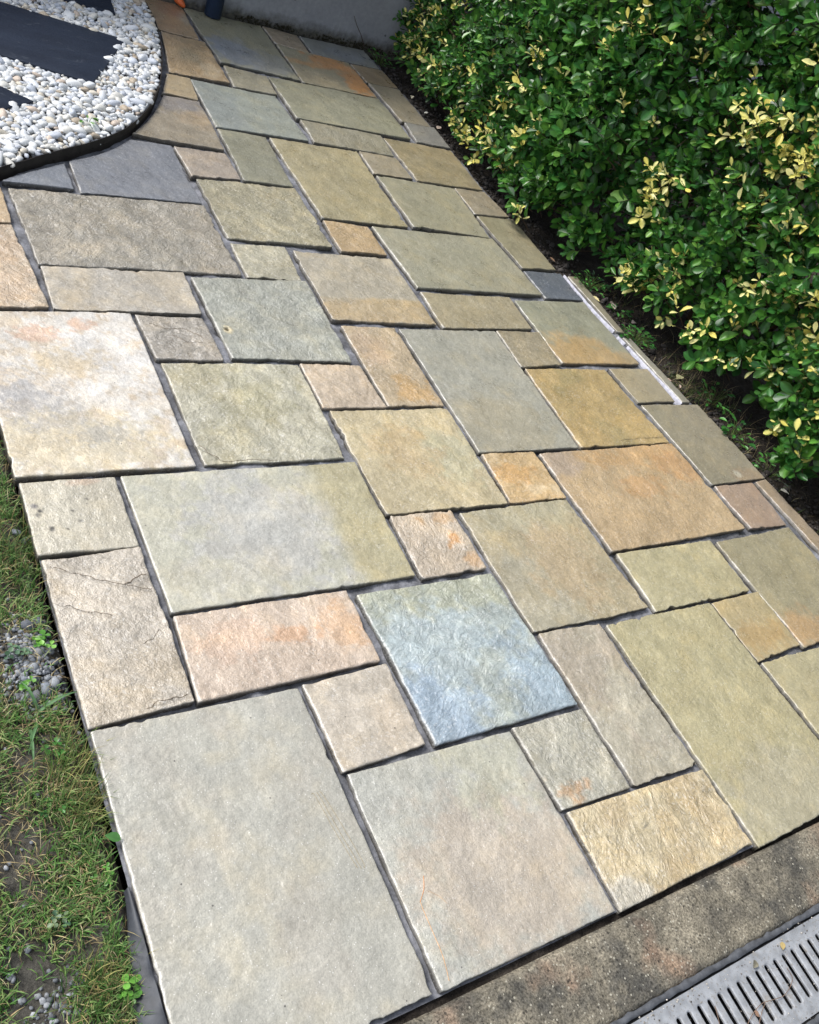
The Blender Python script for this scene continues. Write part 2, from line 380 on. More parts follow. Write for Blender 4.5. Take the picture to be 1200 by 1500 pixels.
# corners: far left, far right, near right, near left (metres); colour in sRGB as the dry stone looks; options
B = lambda u, v, ru, rv, col, s=0.9, rag=0.35: (u, v, ru, rv, col, s, rag)
STONES = [
 (1, [(1.446,4.43),(1.632,4.43),(1.608,4.053),(1.421,4.07)], (172,144,104), dict(rv=.5, left=[(1.432,4.07),(1.436,4.2),(1.44,4.43)], blobs=[B(.85,.45,.2,.2,(190,178,155),.6), B(.6,.2,.4,.3,(165,118,85),.6)]), "brown paving stone at the wall beside the steel edging, farthest left"),
 (2, [(1.423,4.047),(1.629,4.037),(1.619,3.654),(1.332,3.642)], (172,146,104), dict(rv=.8, left=[(1.352,3.642),(1.397,3.85),(1.432,4.047)], blobs=[B(.5,.5,.3,.2,(150,136,104),.7), B(.75,.8,.2,.2,(196,180,150),.5)]), "brown paving stone against the edging, second from the wall"),
 (3, [(1.315,3.624),(1.432,3.624),(1.408,3.433),(1.257,3.44)], (168,150,115), dict(left=[(1.265,3.44),(1.305,3.54),(1.335,3.624)]), "small tan paving stone tapering against the edging"),
 (4, [(1.639,4.395),(2.032,4.395),(2.026,3.834),(1.643,3.855)], (150,148,122), dict(blobs=[B(.28,.75,.4,.35,(132,142,158),.95), B(.7,.8,.4,.25,(140,144,146),.7)]), "large olive paving stone with a blue grey corner under the navy pipe"),
 (5, [(2.038,4.385),(2.226,4.378),(2.217,4.187),(2.041,4.21)], (166,148,122), {}, "small beige paving stone touching the wall"),
 (6, [(2.241,4.378),(2.631,4.397),(2.63,4.191),(2.238,4.181)], (140,144,142), dict(blobs=[B(.6,.5,.4,.5,(132,140,152),.8)]), "blue grey oblong paving stone along the wall near the hedge"),
 (7, [(2.043,4.196),(2.436,4.171),(2.436,3.813),(2.033,3.817)], (160,152,122), dict(blobs=[B(.62,.2,.34,.26,(202,142,66),1,.5), B(.85,.6,.2,.5,(204,142,64),1,.5), B(.25,.4,.3,.1,(200,150,80),.9,.5), B(.2,.75,.5,.25,(164,152,120),1,.3)]), "paving stone with a bright orange stain across its far half"),
 (8, [(2.447,4.168),(2.637,4.172),(2.641,3.984),(2.45,3.976)], (152,132,100), {}, "small brown paving stone by the hedge at the far end"),
 (9, [(2.46,3.973),(2.637,3.968),(2.641,3.596),(2.472,3.602)], (150,140,118), {}, "narrow grey brown paving stone along the soil at the far end"),
 (10,[(2.483,3.593),(2.656,3.594),(2.647,3.402),(2.455,3.404)], (146,144,138), {}, "small grey paving stone by the hedge, below the narrow one"),
 (11,[(1.649,3.826),(1.846,3.803),(1.834,3.631),(1.631,3.635)], (154,148,124), {}, "small grey paving stone below the large stone under the pipe"),
 (12,[(1.851,3.799),(2.437,3.8),(2.43,3.421),(1.848,3.434)], (150,148,122), dict(rv=.4), "long smooth green grey paving stone below the orange stained one"),
 (13,[(1.434,3.618),(1.814,3.605),(1.826,3.237),(1.42,3.234)], (146,152,142), dict(rv=.3, blobs=[B(.15,.5,.3,.6,(138,146,146),.7)]), "smooth bluish green square paving stone at far left"),
 (14,[(1.251,3.427),(1.41,3.423),(1.391,3.049),(1.031,3.048)], (150,138,116), dict(left=[(1.048,3.062),(1.12,3.155),(1.19,3.27),(1.268,3.427)], blobs=[B(.4,.1,.8,.3,(134,130,132),.8), B(.7,.45,.4,.2,(166,142,108),.5)]), "brown paving stone cut to the bend of the edging"),
 (15,[(1.859,3.42),(2.256,3.4),(2.243,3.228),(1.849,3.233)], (152,146,122), {}, "oblong grey paving stone below the long green grey one"),
 (16,[(2.266,3.392),(2.639,3.387),(2.627,3.036),(2.266,3.034)], (154,140,104), {}, "square brown paving stone at the soil near the small hedge sprigs"),
 (17,[(2.054,3.212),(2.242,3.211),(2.244,3.04),(2.046,3.037)], (162,150,124), {}, "small tan paving stone left of the square brown one by the hedge"),
 (18,[(1.42,3.218),(1.622,3.21),(1.596,2.84),(1.398,2.842)], (142,140,116), dict(rv=.45), "upright dark olive paving stone in the far left field"),
 (19,[(1.634,3.203),(2.039,3.208),(2.015,2.643),(1.632,2.637)], (168,156,114), dict(rv=.6), "large upright tan paving stone in the far middle"),
 (20,[(1.187,3.017),(1.386,3.018),(1.385,2.844),(1.193,2.822)], (162,148,132), {}, "small brownish paving stone beside the dark blue cut one"),
 (21,[(0.779,2.837),(1.178,3.019),(1.175,2.647),(0.775,2.63)], (122,126,136), dict(rv=.4, top=[(0.779,2.812),(0.87,2.87),(0.96,2.945),(1.03,3.025),(1.178,3.019)]), "dark blue grey paving stone cut along the curved edging"),
 (22,[(0.558,2.655),(0.76,2.795),(0.758,2.646),(0.549,2.642)], (124,130,142), dict(rv=.5, top=[(0.558,2.65),(0.66,2.73),(0.76,2.797)]), "small dark blue wedge of paving under the edging"),
 (23,[(0.56,2.61),(1.179,2.635),(1.178,2.245),(0.572,2.23)], (164,155,138), dict(rv=1, c2=(152,146,132)), "long grey brown riven paving stone below the dark blue ones"),
 (24,[(0.37,2.50),(0.541,2.606),(0.536,2.423),(0.37,2.42)], (196,168,126), dict(rv=.8, top=[(0.37,2.5),(0.45,2.565),(0.5,2.606),(0.541,2.606)]), "orange tan sliver of paving at the left edge below the edging"),
 (25,[(0.368,2.402),(0.536,2.413),(0.559,2.033),(0.368,2.018)], (198,178,150), dict(rv=1, c2=(206,176,140)), "pinkish riven paving stone at the left edge of the photo"),
 (26,[(0.575,2.217),(0.985,2.231),(0.98,2.031),(0.57,2.028)], (182,174,160), dict(rv=.8, c2=(186,172,146)), "oblong beige paving stone above the big white one"),
 (27,[(1.206,2.807),(1.596,2.826),(1.592,2.446),(1.2,2.446)], (168,160,128), dict(rv=1), "square olive riven paving stone in the left field"),
 (28,[(1.201,2.419),(1.398,2.419),(1.386,2.237),(1.194,2.232)], (176,170,144), dict(rv=.9), "small pale olive paving stone above the drilled one"),
 (29,[(1.627,2.618),(1.813,2.605),(1.811,2.425),(1.622,2.426)], (188,158,108), dict(rv=.8), "small orange tan paving stone below the large upright tan one"),
 (30,[(1.422,2.403),(1.815,2.405),(1.816,2.024),(1.414,2.031)], (178,168,146), dict(rv=.7, blobs=[B(.5,.86,1.2,.2,(186,162,118),.9,.25), B(.8,.7,.5,.06,(192,164,112),.7)]), "square beige paving stone with an orange lower edge"),
 (31,[(2.053,3.023),(2.445,3.009),(2.419,2.63),(2.044,2.648)], (158,153,126), dict(rv=.35, blobs=[B(.45,.4,.025,.03,(90,88,76),.6)]), "square smooth grey green paving stone in the right field"),
 (32,[(2.45,3.009),(2.624,3.019),(2.643,2.82),(2.443,2.811)], (156,144,120), {}, "small brown paving stone below the square brown one by the hedge"),
 (33,[(2.449,2.796),(2.662,2.813),(2.655,2.433),(2.465,2.425)], (154,146,114), dict(rv=.3), "narrow olive paving stone above the small dark blue one"),
 (34,[(1.835,2.613),(2.424,2.621),(2.449,2.242),(1.847,2.235)], (160,156,132), dict(rv=.4), "long smooth grey green paving stone left of the small dark blue one"),
 (35,[(2.46,2.406),(2.666,2.41),(2.66,2.223),(2.456,2.225)], (102,110,124), dict(rv=.3), "small dark blue paving stone at the right edge"),
 (37,[(1.846,2.211),(2.262,2.214),(2.247,2.019),(1.835,2.007)], (166,154,122), dict(rv=.5), "oblong tan paving stone in the middle, left of the half orange one"),
 (38,[(2.273,2.193),(2.653,2.214),(2.667,1.827),(2.265,1.829)], (152,152,130), dict(rv=.4, blobs=[B(.35,.9,.55,.42,(186,154,98),.95,.3), B(.85,.95,.4,.15,(180,152,104),.7)]), "square green grey paving stone with an orange lower left half"),
 (39,[(1.003,2.212),(1.399,2.231),(1.388,1.82),(1.006,1.83)], (166,168,156), dict(rv=.9, hole=(1.034,1.961), blobs=[B(.075,.66,.05,.05,(226,210,160),.8,.3)]), "square grey paving stone with a small drilled hole"),
 (40,[(0.781,2.015),(0.976,2.012),(0.979,1.823),(0.79,1.829)], (166,158,146), dict(rv=1), "small rough brown grey paving stone right of the big white one"),
 (41,[(0.366,2.006),(0.771,2.018),(0.772,1.423),(0.365,1.422)], (216,210,202), dict(rv=.6, bn=55, c2=(206,186,156), c2s=26, blobs=[B(.3,.85,.7,.22,(206,192,158),.8,.5), B(.12,.55,.22,.14,(168,166,168),.6,1.1), B(.3,.7,.2,.08,(176,170,160),.5,1.1), B(.75,.3,.3,.35,(226,224,222),.6,.8), B(.45,.35,.3,.1,(204,184,146),.7,.6), B(.35,.15,.15,.07,(216,172,140),.7,.7), B(.62,.1,.1,.05,(216,172,140),.7,.7), B(.55,.8,.18,.06,(168,166,160),.6,.9)]), "large whitish paving stone with tan and pink blotches at the left edge"),
 (42,[(0.797,1.812),(1.2,1.805),(1.189,1.424),(0.796,1.429)], (190,185,160), dict(rv=1, c2=(176,168,132), blobs=[B(.55,.35,.3,.3,(170,164,126),.6,.7)], cracks=[[(0.0,.84),(.05,.9),(.13,.985)]]), "square pale olive riven paving stone with layered lower edge"),
 (43,[(1.209,1.812),(1.41,1.805),(1.414,1.618),(1.205,1.621)], (196,176,150), dict(rv=.8), "small pinkish paving stone above the square sandy one"),
 (44,[(1.429,1.997),(1.63,1.997),(1.625,1.618),(1.421,1.62)], (192,170,134), dict(rv=.9, blobs=[B(.6,.8,.35,.2,(204,160,84),.7,.7), B(.3,.3,.4,.3,(194,164,132),.5)]), "upright orange beige paving stone in the middle"),
 (45,[(1.647,1.994),(2.059,2.002),(2.041,1.41),(1.64,1.415)], (166,164,150), dict(rv=.35, blobs=[B(.4,.8,.5,.3,(172,160,128),.5)]), "large upright smooth grey paving stone in the middle"),
 (46,[(2.065,2.002),(2.268,2.0),(2.25,1.818),(2.053,1.801)], (160,148,120), dict(rv=.7), "small speckled brown paving stone above the mustard one"),
 (47,[(2.069,1.798),(2.455,1.797),(2.477,1.406),(2.052,1.409)], (188,160,98), dict(rv=.6, c2=(168,150,96), cracks=[[(.55,.96),(.8,.93),(1,.94)]]), "square mustard yellow paving stone"),
 (48,[(2.473,1.797),(2.686,1.799),(2.684,1.613),(2.485,1.61)], (166,154,124), dict(rv=.3), "small tan paving stone right of the mustard one"),
 (49,[(2.49,1.599),(2.797,1.595),(2.81,1.205),(2.508,1.2)], (154,145,120), dict(rv=.35, blobs=[B(.72,.95,.35,.12,(166,140,108),.6), B(.58,.92,.07,.05,(190,186,168),.8,.2)]), "upright green brown paving stone at the soil edge on the right"),
 (50,[(2.516,1.193),(2.725,1.193),(2.711,0.996),(2.522,1.002)], (172,146,124), dict(rv=.5), "small pinkish brown paving stone at the right"),
 (51,[(2.74,1.192),(2.803,1.199),(2.84,0.66),(2.766,0.66)], (170,148,118), dict(rv=.4), "narrow pinkish strip of paving along the soil at the right"),
 (52,[(2.315,0.971),(2.71,0.984),(2.736,0.597),(2.332,0.568)], (166,156,122), dict(rv=.4, blobs=[B(.15,.85,.3,.2,(190,152,100),.8)]), "square olive paving stone cut by the right photo edge, orange at its near corner"),
 (53,[(1.859,1.391),(2.475,1.399),(2.491,1.003),(1.871,0.996)], (194,166,122), dict(rv=.6, blobs=[B(.75,.08,.5,.2,(204,162,102),.8,.7), B(.55,.45,.16,.14,(204,158,98),.7,.9), B(.05,.1,.2,.2,(178,158,140),.7), B(.9,.25,.15,.2,(200,152,92),.7,.6)]), "large orange tan paving stone on the right"),
 (54,[(1.644,1.409),(1.845,1.404),(1.844,1.209),(1.634,1.215)], (210,176,118), dict(rv=.8, blobs=[B(.3,.45,.4,.3,(216,166,88),.8,.8), B(.7,.75,.3,.15,(228,204,160),.6,.8), B(.1,.1,.2,.2,(222,196,150),.5,.8)]), "small bright orange paving stone in the middle"),
 (55,[(1.219,1.609),(1.626,1.606),(1.621,1.211),(1.219,1.216)], (196,180,138), dict(rv=.7, blobs=[B(.75,.5,.3,.35,(188,184,150),.7,.5), B(.45,.45,.3,.3,(198,170,118),.6,.5)]), "square sandy paving stone left of the small bright orange one"),
 (56,[(1.224,1.208),(1.415,1.205),(1.418,1.005),(1.218,1.004)], (202,184,160), dict(rv=.9, blobs=[B(.75,.5,.14,.15,(208,152,80),.9,.9), B(.85,.85,.12,.12,(206,160,100),.7,.9), B(.7,.15,.3,.12,(208,166,110),.7,.7)]), "small pale paving stone with rusty spots"),
 (57,[(1.442,1.197),(1.84,1.204),(1.859,0.799),(1.444,0.798)], (182,168,132), dict(rv=.6, blobs=[B(.15,.75,.4,.4,(172,166,144),.7), B(.6,.5,.35,.4,(190,164,122),.6,.5), B(.55,.05,.6,.2,(168,164,136),.6)]), "square olive brown paving stone right of the rusty spotted one"),
 (58,[(1.88,0.986),(2.292,0.982),(2.289,0.783),(1.873,0.78)], (184,174,132), dict(rv=.5), "oblong olive paving stone below the large orange tan one"),
 (59,[(2.102,0.77),(2.321,0.775),(2.326,0.581),(2.11,0.565)], (182,164,118), dict(rv=.4, blobs=[B(.45,.7,.5,.3,(192,158,98),.7,.5)]), "small tan paving stone right of the huge olive one"),
 (60,[(2.116,0.559),(2.73,0.553),(2.74,0.165),(2.134,0.16)], (182,172,132), dict(rv=.4), "olive paving stone cut by the right photo edge, lowest of that side"),
 (61,[(1.675,0.773),(2.092,0.77),(2.114,0.16),(1.684,0.156)], (184,174,130), dict(rv=.5, blobs=[B(.45,.9,.6,.25,(182,174,146),.7)]), "huge upright olive paving stone on the right"),
 (62,[(1.454,0.79),(1.657,0.785),(1.671,0.37),(1.458,0.373)], (186,178,156), dict(rv=.7, c2=(180,166,146)), "narrow upright beige paving stone right of the blue one"),
 (63,[(1.022,0.986),(1.422,0.986),(1.442,0.591),(1.032,0.587)], (166,178,176), dict(rv=1, blobs=[B(.6,.0,.75,.3,(178,182,158),.85,.4), B(.35,.5,.42,.42,(176,194,202),.8,.4), B(.08,.9,.36,.42,(160,184,208),.85,.45), B(.85,.85,.4,.4,(156,180,200),.75,.4), B(.55,.72,.16,.3,(170,178,166),.55,.7)]), "square light blue paving stone"),  # bluish white centre blob paints in a sky reflection
 (64,[(1.235,0.579),(1.447,0.577),(1.446,0.372),(1.243,0.377)], (184,180,162), dict(rv=.9, blobs=[B(.25,.85,.28,.16,(206,160,106),.8,.7)]), "small grey beige paving stone with an orange near edge"),
 (65,[(1.248,0.369),(1.672,0.355),(1.672,0.165),(1.246,0.158)], (208,190,148), dict(rv=1, c2=(200,176,128), blobs=[B(.08,.92,.18,.2,(206,202,190),.7)]), "oblong sandy yellow riven paving stone at the kerb"),
 (66,[(0.813,0.58),(1.224,0.573),(1.234,0.164),(0.814,0.165)], (180,180,170), dict(rv=.45, blobs=[B(.55,.66,.6,.5,(188,174,156),.85,.35), B(.75,.12,.25,.3,(186,184,158),.6,.6)]), "square grey paving stone with a pinkish near half at the kerb"),
 (67,[(0.803,0.79),(1.01,0.796),(1.01,0.595),(0.808,0.586)], (196,184,166), dict(rv=.8, blobs=[B(.75,.65,.3,.3,(200,180,152),.6)]), "small pinkish beige paving stone left of the blue one"),
 (68,[(0.593,1.005),(1.003,1.004),(1.0,0.806),(0.582,0.799)], (208,186,164), dict(rv=.7, blobs=[B(.6,.45,.18,.14,(220,170,124),.8,.7), B(.9,.4,.12,.4,(216,172,126),.7,.6), B(.25,.4,.2,.3,(216,180,150),.6,.7)]), "oblong pink orange paving stone"),
 (69,[(0.588,1.409),(1.209,1.407),(1.203,1.017),(0.593,1.016)], (186,184,164), dict(rv=.5, blobs=[B(.45,.5,.34,.6,(182,182,187),.5,.6), B(.92,.5,.2,1.6,(178,168,126),.95,.10), B(.2,.85,.3,.2,(194,188,166),.6)]), "very large pale grey green paving stone with a yellowish right end"),  # lavender centre blob is the sky's sheen put into the colour
 (70,[(0.371,1.407),(0.574,1.406),(0.574,1.197),(0.368,1.2)], (196,188,166), dict(rv=.6, blobs=[B(.1,.35,.025,.03,(60,54,48),.9,.1), B(.13,.43,.03,.03,(50,46,42),.9,.1), B(.2,.68,.035,.035,(48,44,40),.95,.1), B(.08,.36,.06,.06,(140,136,140),.7,.4), B(.1,.48,.03,.03,(56,50,46),.9,.1), B(.35,.7,.02,.02,(60,56,50),.9,.1), B(.45,.45,.02,.02,(60,56,50),.9,.1), B(.5,.6,.02,.02,(60,56,50),.9,.1), B(.62,.3,.02,.02,(60,56,50),.9,.1), B(.7,.05,.3,.06,(208,176,146),.6,.5)]), "small cream paving stone with black specks at the lawn"),
 (71,[(0.372,1.188),(0.575,1.195),(0.577,0.804),(0.375,0.795)], (198,186,168), dict(rv=1, c2=(192,176,150), cracks=[[(.05,.05),(.3,.12),(.5,.19),(.72,.24),(1,.29)], [(.72,.24),(.85,.2),(1,.19)], [(.08,.3),(.3,.37),(.5,.42)], [(.5,.98),(.7,.955),(1,.95)]]), "upright cracked beige paving stone at the lawn"),
 (72,[(0.377,0.788),(0.79,0.785),(0.797,0.169),(0.377,0.169)], (176,174,162), dict(rv=.3, c2=(178,173,160)), "huge plain grey paving stone at the near left"),
 (361,[(2.694,2.394),(2.746,2.394),(2.738,2.021),(2.703,2.027)], (146,138,112), dict(rv=.3), "narrow dark olive strip of paving right of the white mortar line"),
 (362,[(2.709,1.993),(2.745,1.986),(2.768,1.607),(2.722,1.608)], (150,146,128), dict(rv=.3), "second narrow strip of paving along the white mortar line, nearer the camera"),
]

def polyline_at(pts, t):
    P = np.array(pts, float); L = np.concatenate([[0], np.cumsum(np.linalg.norm(np.diff(P, axis=0), axis=1))]); L /= L[-1]
    return np.stack([np.interp(t, L, P[:, 0]), np.interp(t, L, P[:, 1])], -1)

def seg_dist(X, Y, pts):
    d = np.full(X.shape, 9.0)
    for (a, b) in zip(pts[:-1], pts[1:]):
        a = np.array(a); b = np.array(b); ab = b - a; t = np.clip(((X - a[0]) * ab[0] + (Y - a[1]) * ab[1]) / (ab @ ab), 0, 1)
        d = np.minimum(d, np.hypot(X - a[0] - t * ab[0], Y - a[1] - t * ab[1]))
    return d

def stone_lin(c):
    """stone colours are a little greyer and darker than noted"""
    c = lin(c); g = c @ np.array([0.3, 0.59, 0.11]); return (g + (c - g) * 0.77) * np.array([0.890, 0.882, 0.850])
STONE_SURF = {}
def build_stone(sid, C, srgb, opt, label):
    C = [np.array(c, float) for c in C]; seed = sid * 13 + 3
    dist = math.hypot(*(sum(C) / 4)); res = 0.0045 if dist < 2.2 or 'hole' in opt else (0.0065 if dist < 3.2 else 0.009)
    w = (np.linalg.norm(C[1] - C[0]) + np.linalg.norm(C[2] - C[3])) / 2; h = (np.linalg.norm(C[3] - C[0]) + np.linalg.norm(C[2] - C[1])) / 2
    def ticks(L):
        rim = [0, 0.0012, 0.003, 0.006]
        m = max(2, int((L - 0.012) / res)); mid = np.linspace(0.006, L - 0.006, m)[1:-1]
        return np.concatenate([rim, mid, [L - r for r in rim[::-1]]]) / L
    U = ticks(w); Vv = ticks(h); nu, nv = len(U), len(Vv)
    # boundary curves with chipped, uneven outline
    def wob(P, L, k, inward):
        s = np.linspace(0, 1, len(P)) * L + 3.1 * k
        a = 0.0026 * fbm(s * 22, np.full(len(P), k * 5.5), seed + k, 3) + 0.0024 * fbm(s * 55 + 9 * vnoise(s * 7, s * 0, seed + k), np.full(len(P), k * 2.5), seed + k + 40, 4, 0.85)
        ch = fbm(s * 30, np.full(len(P), k * 9.5), seed + k + 80, 2); a = a + 0.016 * np.clip(ch - 0.36, 0, 1)
        e = np.minimum(np.linspace(0, 1, len(P)), 1 - np.linspace(0, 1, len(P))) * L
        a = a + 0.0035 * np.clip(1 - e / 0.010, 0, 1) ** 2       # rounded corners
        e_ = min(e_rough * (0.5 + ((k * 0.37 + seed * 0.21) % 1.0)), 1.25)
        return P + (a * e_)[:, None] * inward
    e_rough = 0.25 + 0.85 * ((seed * 0.618034) % 1.0); cen = sum(C) / 4
    top = polyline_at(opt['top'], U) if 'top' in opt else C[0] + (C[1] - C[0]) * U[:, None]
    bot = C[3] + (C[2] - C[3]) * U[:, None]
    if 'left' in opt:
        lf = polyline_at(opt['left'][::-1], Vv); bot = lf[-1] + (C[2] - lf[-1]) * U[:, None]; top = lf[0] + (C[1] - lf[0]) * U[:, None]
    else: lf = top[0] + (bot[0] - top[0]) * Vv[:, None]
    rt = top[-1] + (bot[-1] - top[-1]) * Vv[:, None]
    top = wob(top, w, 1, np.array([0, -1.0])); bot = wob(bot, w, 2, np.array([0, 1.0])); lf = wob(lf, h, 3, np.array([1.0, 0])); rt = wob(rt, h, 4, np.array([-1.0, 0]))
    c00 = (top[0] + lf[0]) / 2; c10 = (top[-1] + rt[0]) / 2; c01 = (bot[0] + lf[-1]) / 2; c11 = (bot[-1] + rt[-1]) / 2
    top[0] = lf[0] = c00; top[-1] = rt[0] = c10; bot[0] = lf[-1] = c01; bot[-1] = rt[-1] = c11
    u = U[:, None, None]; v = Vv[None, :, None]
    P = (1 - v) * top[:, None] + v * bot[:, None] + (1 - u) * lf[None] + u * rt[None] - ((1 - u) * (1 - v) * c00 + u * (1 - v) * c10 + (1 - u) * v * c01 + u * v * c11)
    X, Y = P[..., 0], P[..., 1]
    uu = np.broadcast_to(U[:, None], X.shape); vv = np.broadcast_to(Vv[None], X.shape)
    dE = np.minimum(np.minimum(uu, 1 - uu) * w, np.minimum(vv, 1 - vv) * h)
    rv = opt.get('rv', 0.55)
    th = (seed * 0.37) % math.pi; xr = X * math.cos(th) + Y * math.sin(th); yr = -X * math.sin(th) + Y * math.cos(th)
    z = 0.0016 * fbm(X * 5, Y * 5, seed, 3)
    st = fbm(xr * 9, yr * 15, seed + 5, 5, 0.58); terr = np.floor(st * 6) / 6 + smooth(0.78, 1.0, (st * 6) % 1) / 6
    z = z + rv * (0.0052 * terr + 0.0011 * fbm(xr * 55, yr * 80, seed + 9, 3, 0.7)) + 0.0007 * fbm(X * 110, Y * 110, seed + 10, 2)
    rimd = 0.0014 + 0.0026 * np.clip(fbm(X * 25, Y * 25, seed + 11, 3) + 0.3, 0, 1)
    z = z - rimd * np.clip(1 - dE / 0.0032, 0, 1) ** 1.4
    chip = np.clip(fbm(X * 18, Y * 18, seed + 14, 4) - 0.25, 0, 1) * np.clip(1 - dE / 0.028, 0, 1); z = z - 0.012 * chip * rv
    z = z + opt.get('dz', 0.0018 * math.sin(seed * 2.7)) + 0.0012 * (uu - 0.5) * math.sin(seed) + 0.0012 * (vv - 0.5) * math.cos(seed * 1.7)
    # stone colour; the centre blobs of two slabs paint in sky sheen
    col = np.broadcast_to(stone_lin(srgb), X.shape + (3,)).copy()
    n1 = fbm(X * 6, Y * 6, seed + 20, 4); n2 = fbm(X * 28, Y * 28, seed + 21, 4); n3 = fbm(xr * 40, yr * 90, seed + 22, 3)
    if 'c2' in opt:
        f = smooth(-0.15, 0.3, fbm(X * opt.get('c2s', 8), Y * opt.get('c2s', 8), seed + 23, 5, 0.6)) * 0.8; col = col * (1 - f[..., None]) + stone_lin(opt['c2']) * f[..., None]
    for (bu, bv, ru, rvv, bc, bs, rag) in opt.get('blobs', []):
        d = np.sqrt(((uu - bu) / ru) ** 2 + ((vv - bv) / rvv) ** 2) + rag * 1.7 * fbm(X * opt.get('bn', 24), Y * opt.get('bn', 24), seed + int(bu * 97) + int(bv * 57), 6, 0.68)
        f = (bs * (1 - smooth(0.55, 1.1, d)))[..., None]; col = col * (1 - f) + stone_lin(bc) * f
    col = col * (1 + 0.10 * n1 + 0.10 * n2 * (0.5 + rv) + 0.06 * rv * n3)[..., None]
    col = col * (1 + rv * 0.10 * terr + 0.05 * np.sign(st - 0.12) * smooth(0.0, 0.06, np.abs(st - 0.12)) * rv)[..., None]
    warm = np.array([1.05, 0.99, 0.88]); f = np.clip(n2 * 0.8 + n1 * 0.5, 0, 1)[..., None]; col = col * (1 - f) + col * warm * f
    for cr in opt.get('cracks', []):
        px = [(c00[0] + (c10[0] - c00[0]) * a, c00[1] + (c01[1] - c00[1]) * b) for a, b in cr]
        wx = X + 0.004 * fbm(X * 50, Y * 50, seed + 60, 3); wy = Y + 0.004 * fbm(X * 50, Y * 50, seed + 61, 3)
        d = seg_dist(wx, wy, px); g = np.exp(-(d / 0.0022) ** 2)
        z = z - 0.0022 * g; col = col * (1 - 0.35 * g)[..., None]
    # pale chipped rim, with sunlight painted paler onto the left arris
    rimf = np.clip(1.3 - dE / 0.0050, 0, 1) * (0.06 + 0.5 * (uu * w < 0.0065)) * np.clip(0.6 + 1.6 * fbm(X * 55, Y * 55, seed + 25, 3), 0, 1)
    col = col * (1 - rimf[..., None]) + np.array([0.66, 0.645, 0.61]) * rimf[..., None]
    ox, oy = cen
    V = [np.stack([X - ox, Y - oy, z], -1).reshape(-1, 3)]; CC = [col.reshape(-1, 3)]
    idx = np.arange(nu * nv).reshape(nu, nv)
    F = np.stack([idx[:-1, :-1], idx[:-1, 1:], idx[1:, 1:], idx[1:, :-1]], -1).reshape(-1, 4)   # faces up
    hole = opt.get('hole')
    if hole:
        fc = V[0][F].mean(1); keep = np.hypot(fc[:, 0] - (hole[0] - ox), fc[:, 1] - (hole[1] - oy)) > 0.0085
        F = F[keep]
    loop = np.concatenate([idx[:, 0], idx[-1, 1:], idx[::-1, -1][1:], idx[0, ::-1][1:-1]])
    base = V[0][loop]; prev = loop; off = nu * nv
    nrm = base[:, :2] / (np.linalg.norm(base[:, :2], axis=1, keepdims=True) + 1e-9)
    s = np.arange(len(loop)) * 0.006
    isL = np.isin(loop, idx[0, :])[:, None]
    for li, dz in enumerate((0.004, 0.012, 0.030)):
        q = base.copy(); q[:, 2] = base[:, 2] - dz
        q[:, :2] += nrm * (0.0016 * fbm(s * 12, s * 0 + li * 4.4, seed + 70 + li, 3) - 0.0012 * (li == 2))[:, None]
        V.append(q); CC.append(np.where(isL & (li < 1), 0.45, 0.0) * np.array([0.5, 0.485, 0.45]) + np.where(isL & (li < 1), 0.55, 1.0) * (CC[0][loop] * (0.3, 0.1, 0.05)[li] + np.array([0.04, 0.036, 0.03]) * (0.7, 0.9, 0.95)[li]))  # joint shade painted dark into the sides, left top edge painted sunlit pale
        cur = np.arange(off, off + len(loop)); off += len(loop)
        F = np.vstack([F, np.stack([prev, cur, np.roll(cur, -1), np.roll(prev, -1)], -1)[:, ::-1]]); prev = cur
    V = np.vstack(V); CC = np.vstack(CC)
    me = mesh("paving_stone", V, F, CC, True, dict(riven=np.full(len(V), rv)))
    if hole:
        bm = bmesh.new(); bm.from_mesh(me)
        es = [e for e in bm.edges if e.is_boundary and math.hypot((e.verts[0].co.x - hole[0] + ox), (e.verts[0].co.y - hole[1] + oy)) < 0.03]
        vs = {vv_ for e in es for vv_ in e.verts}
        for q in vs:
            a = math.atan2(q.co.y - hole[1] + oy, q.co.x - hole[0] + ox); q.co.x = hole[0] - ox + 0.0088 * math.cos(a); q.co.y = hole[1] - oy + 0.0088 * math.sin(a)
        r = bmesh.ops.extrude_edge_only(bm, edges=es)
        lay = bm.verts.layers.float_color.get("Col")
        for q in r['geom']:
            if isinstance(q, bmesh.types.BMVert):
                q.co.z -= 0.028
                if lay: q[lay] = (0.03, 0.025, 0.02, 1)
        bm.to_mesh(me); bm.free()
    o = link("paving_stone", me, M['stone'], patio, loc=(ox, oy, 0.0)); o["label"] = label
    STONE_SURF[sid] = (o, X.ravel() , Y.ravel(), z.ravel(), ox, oy)
    return o
for s_ in STONES: build_stone(*s_)

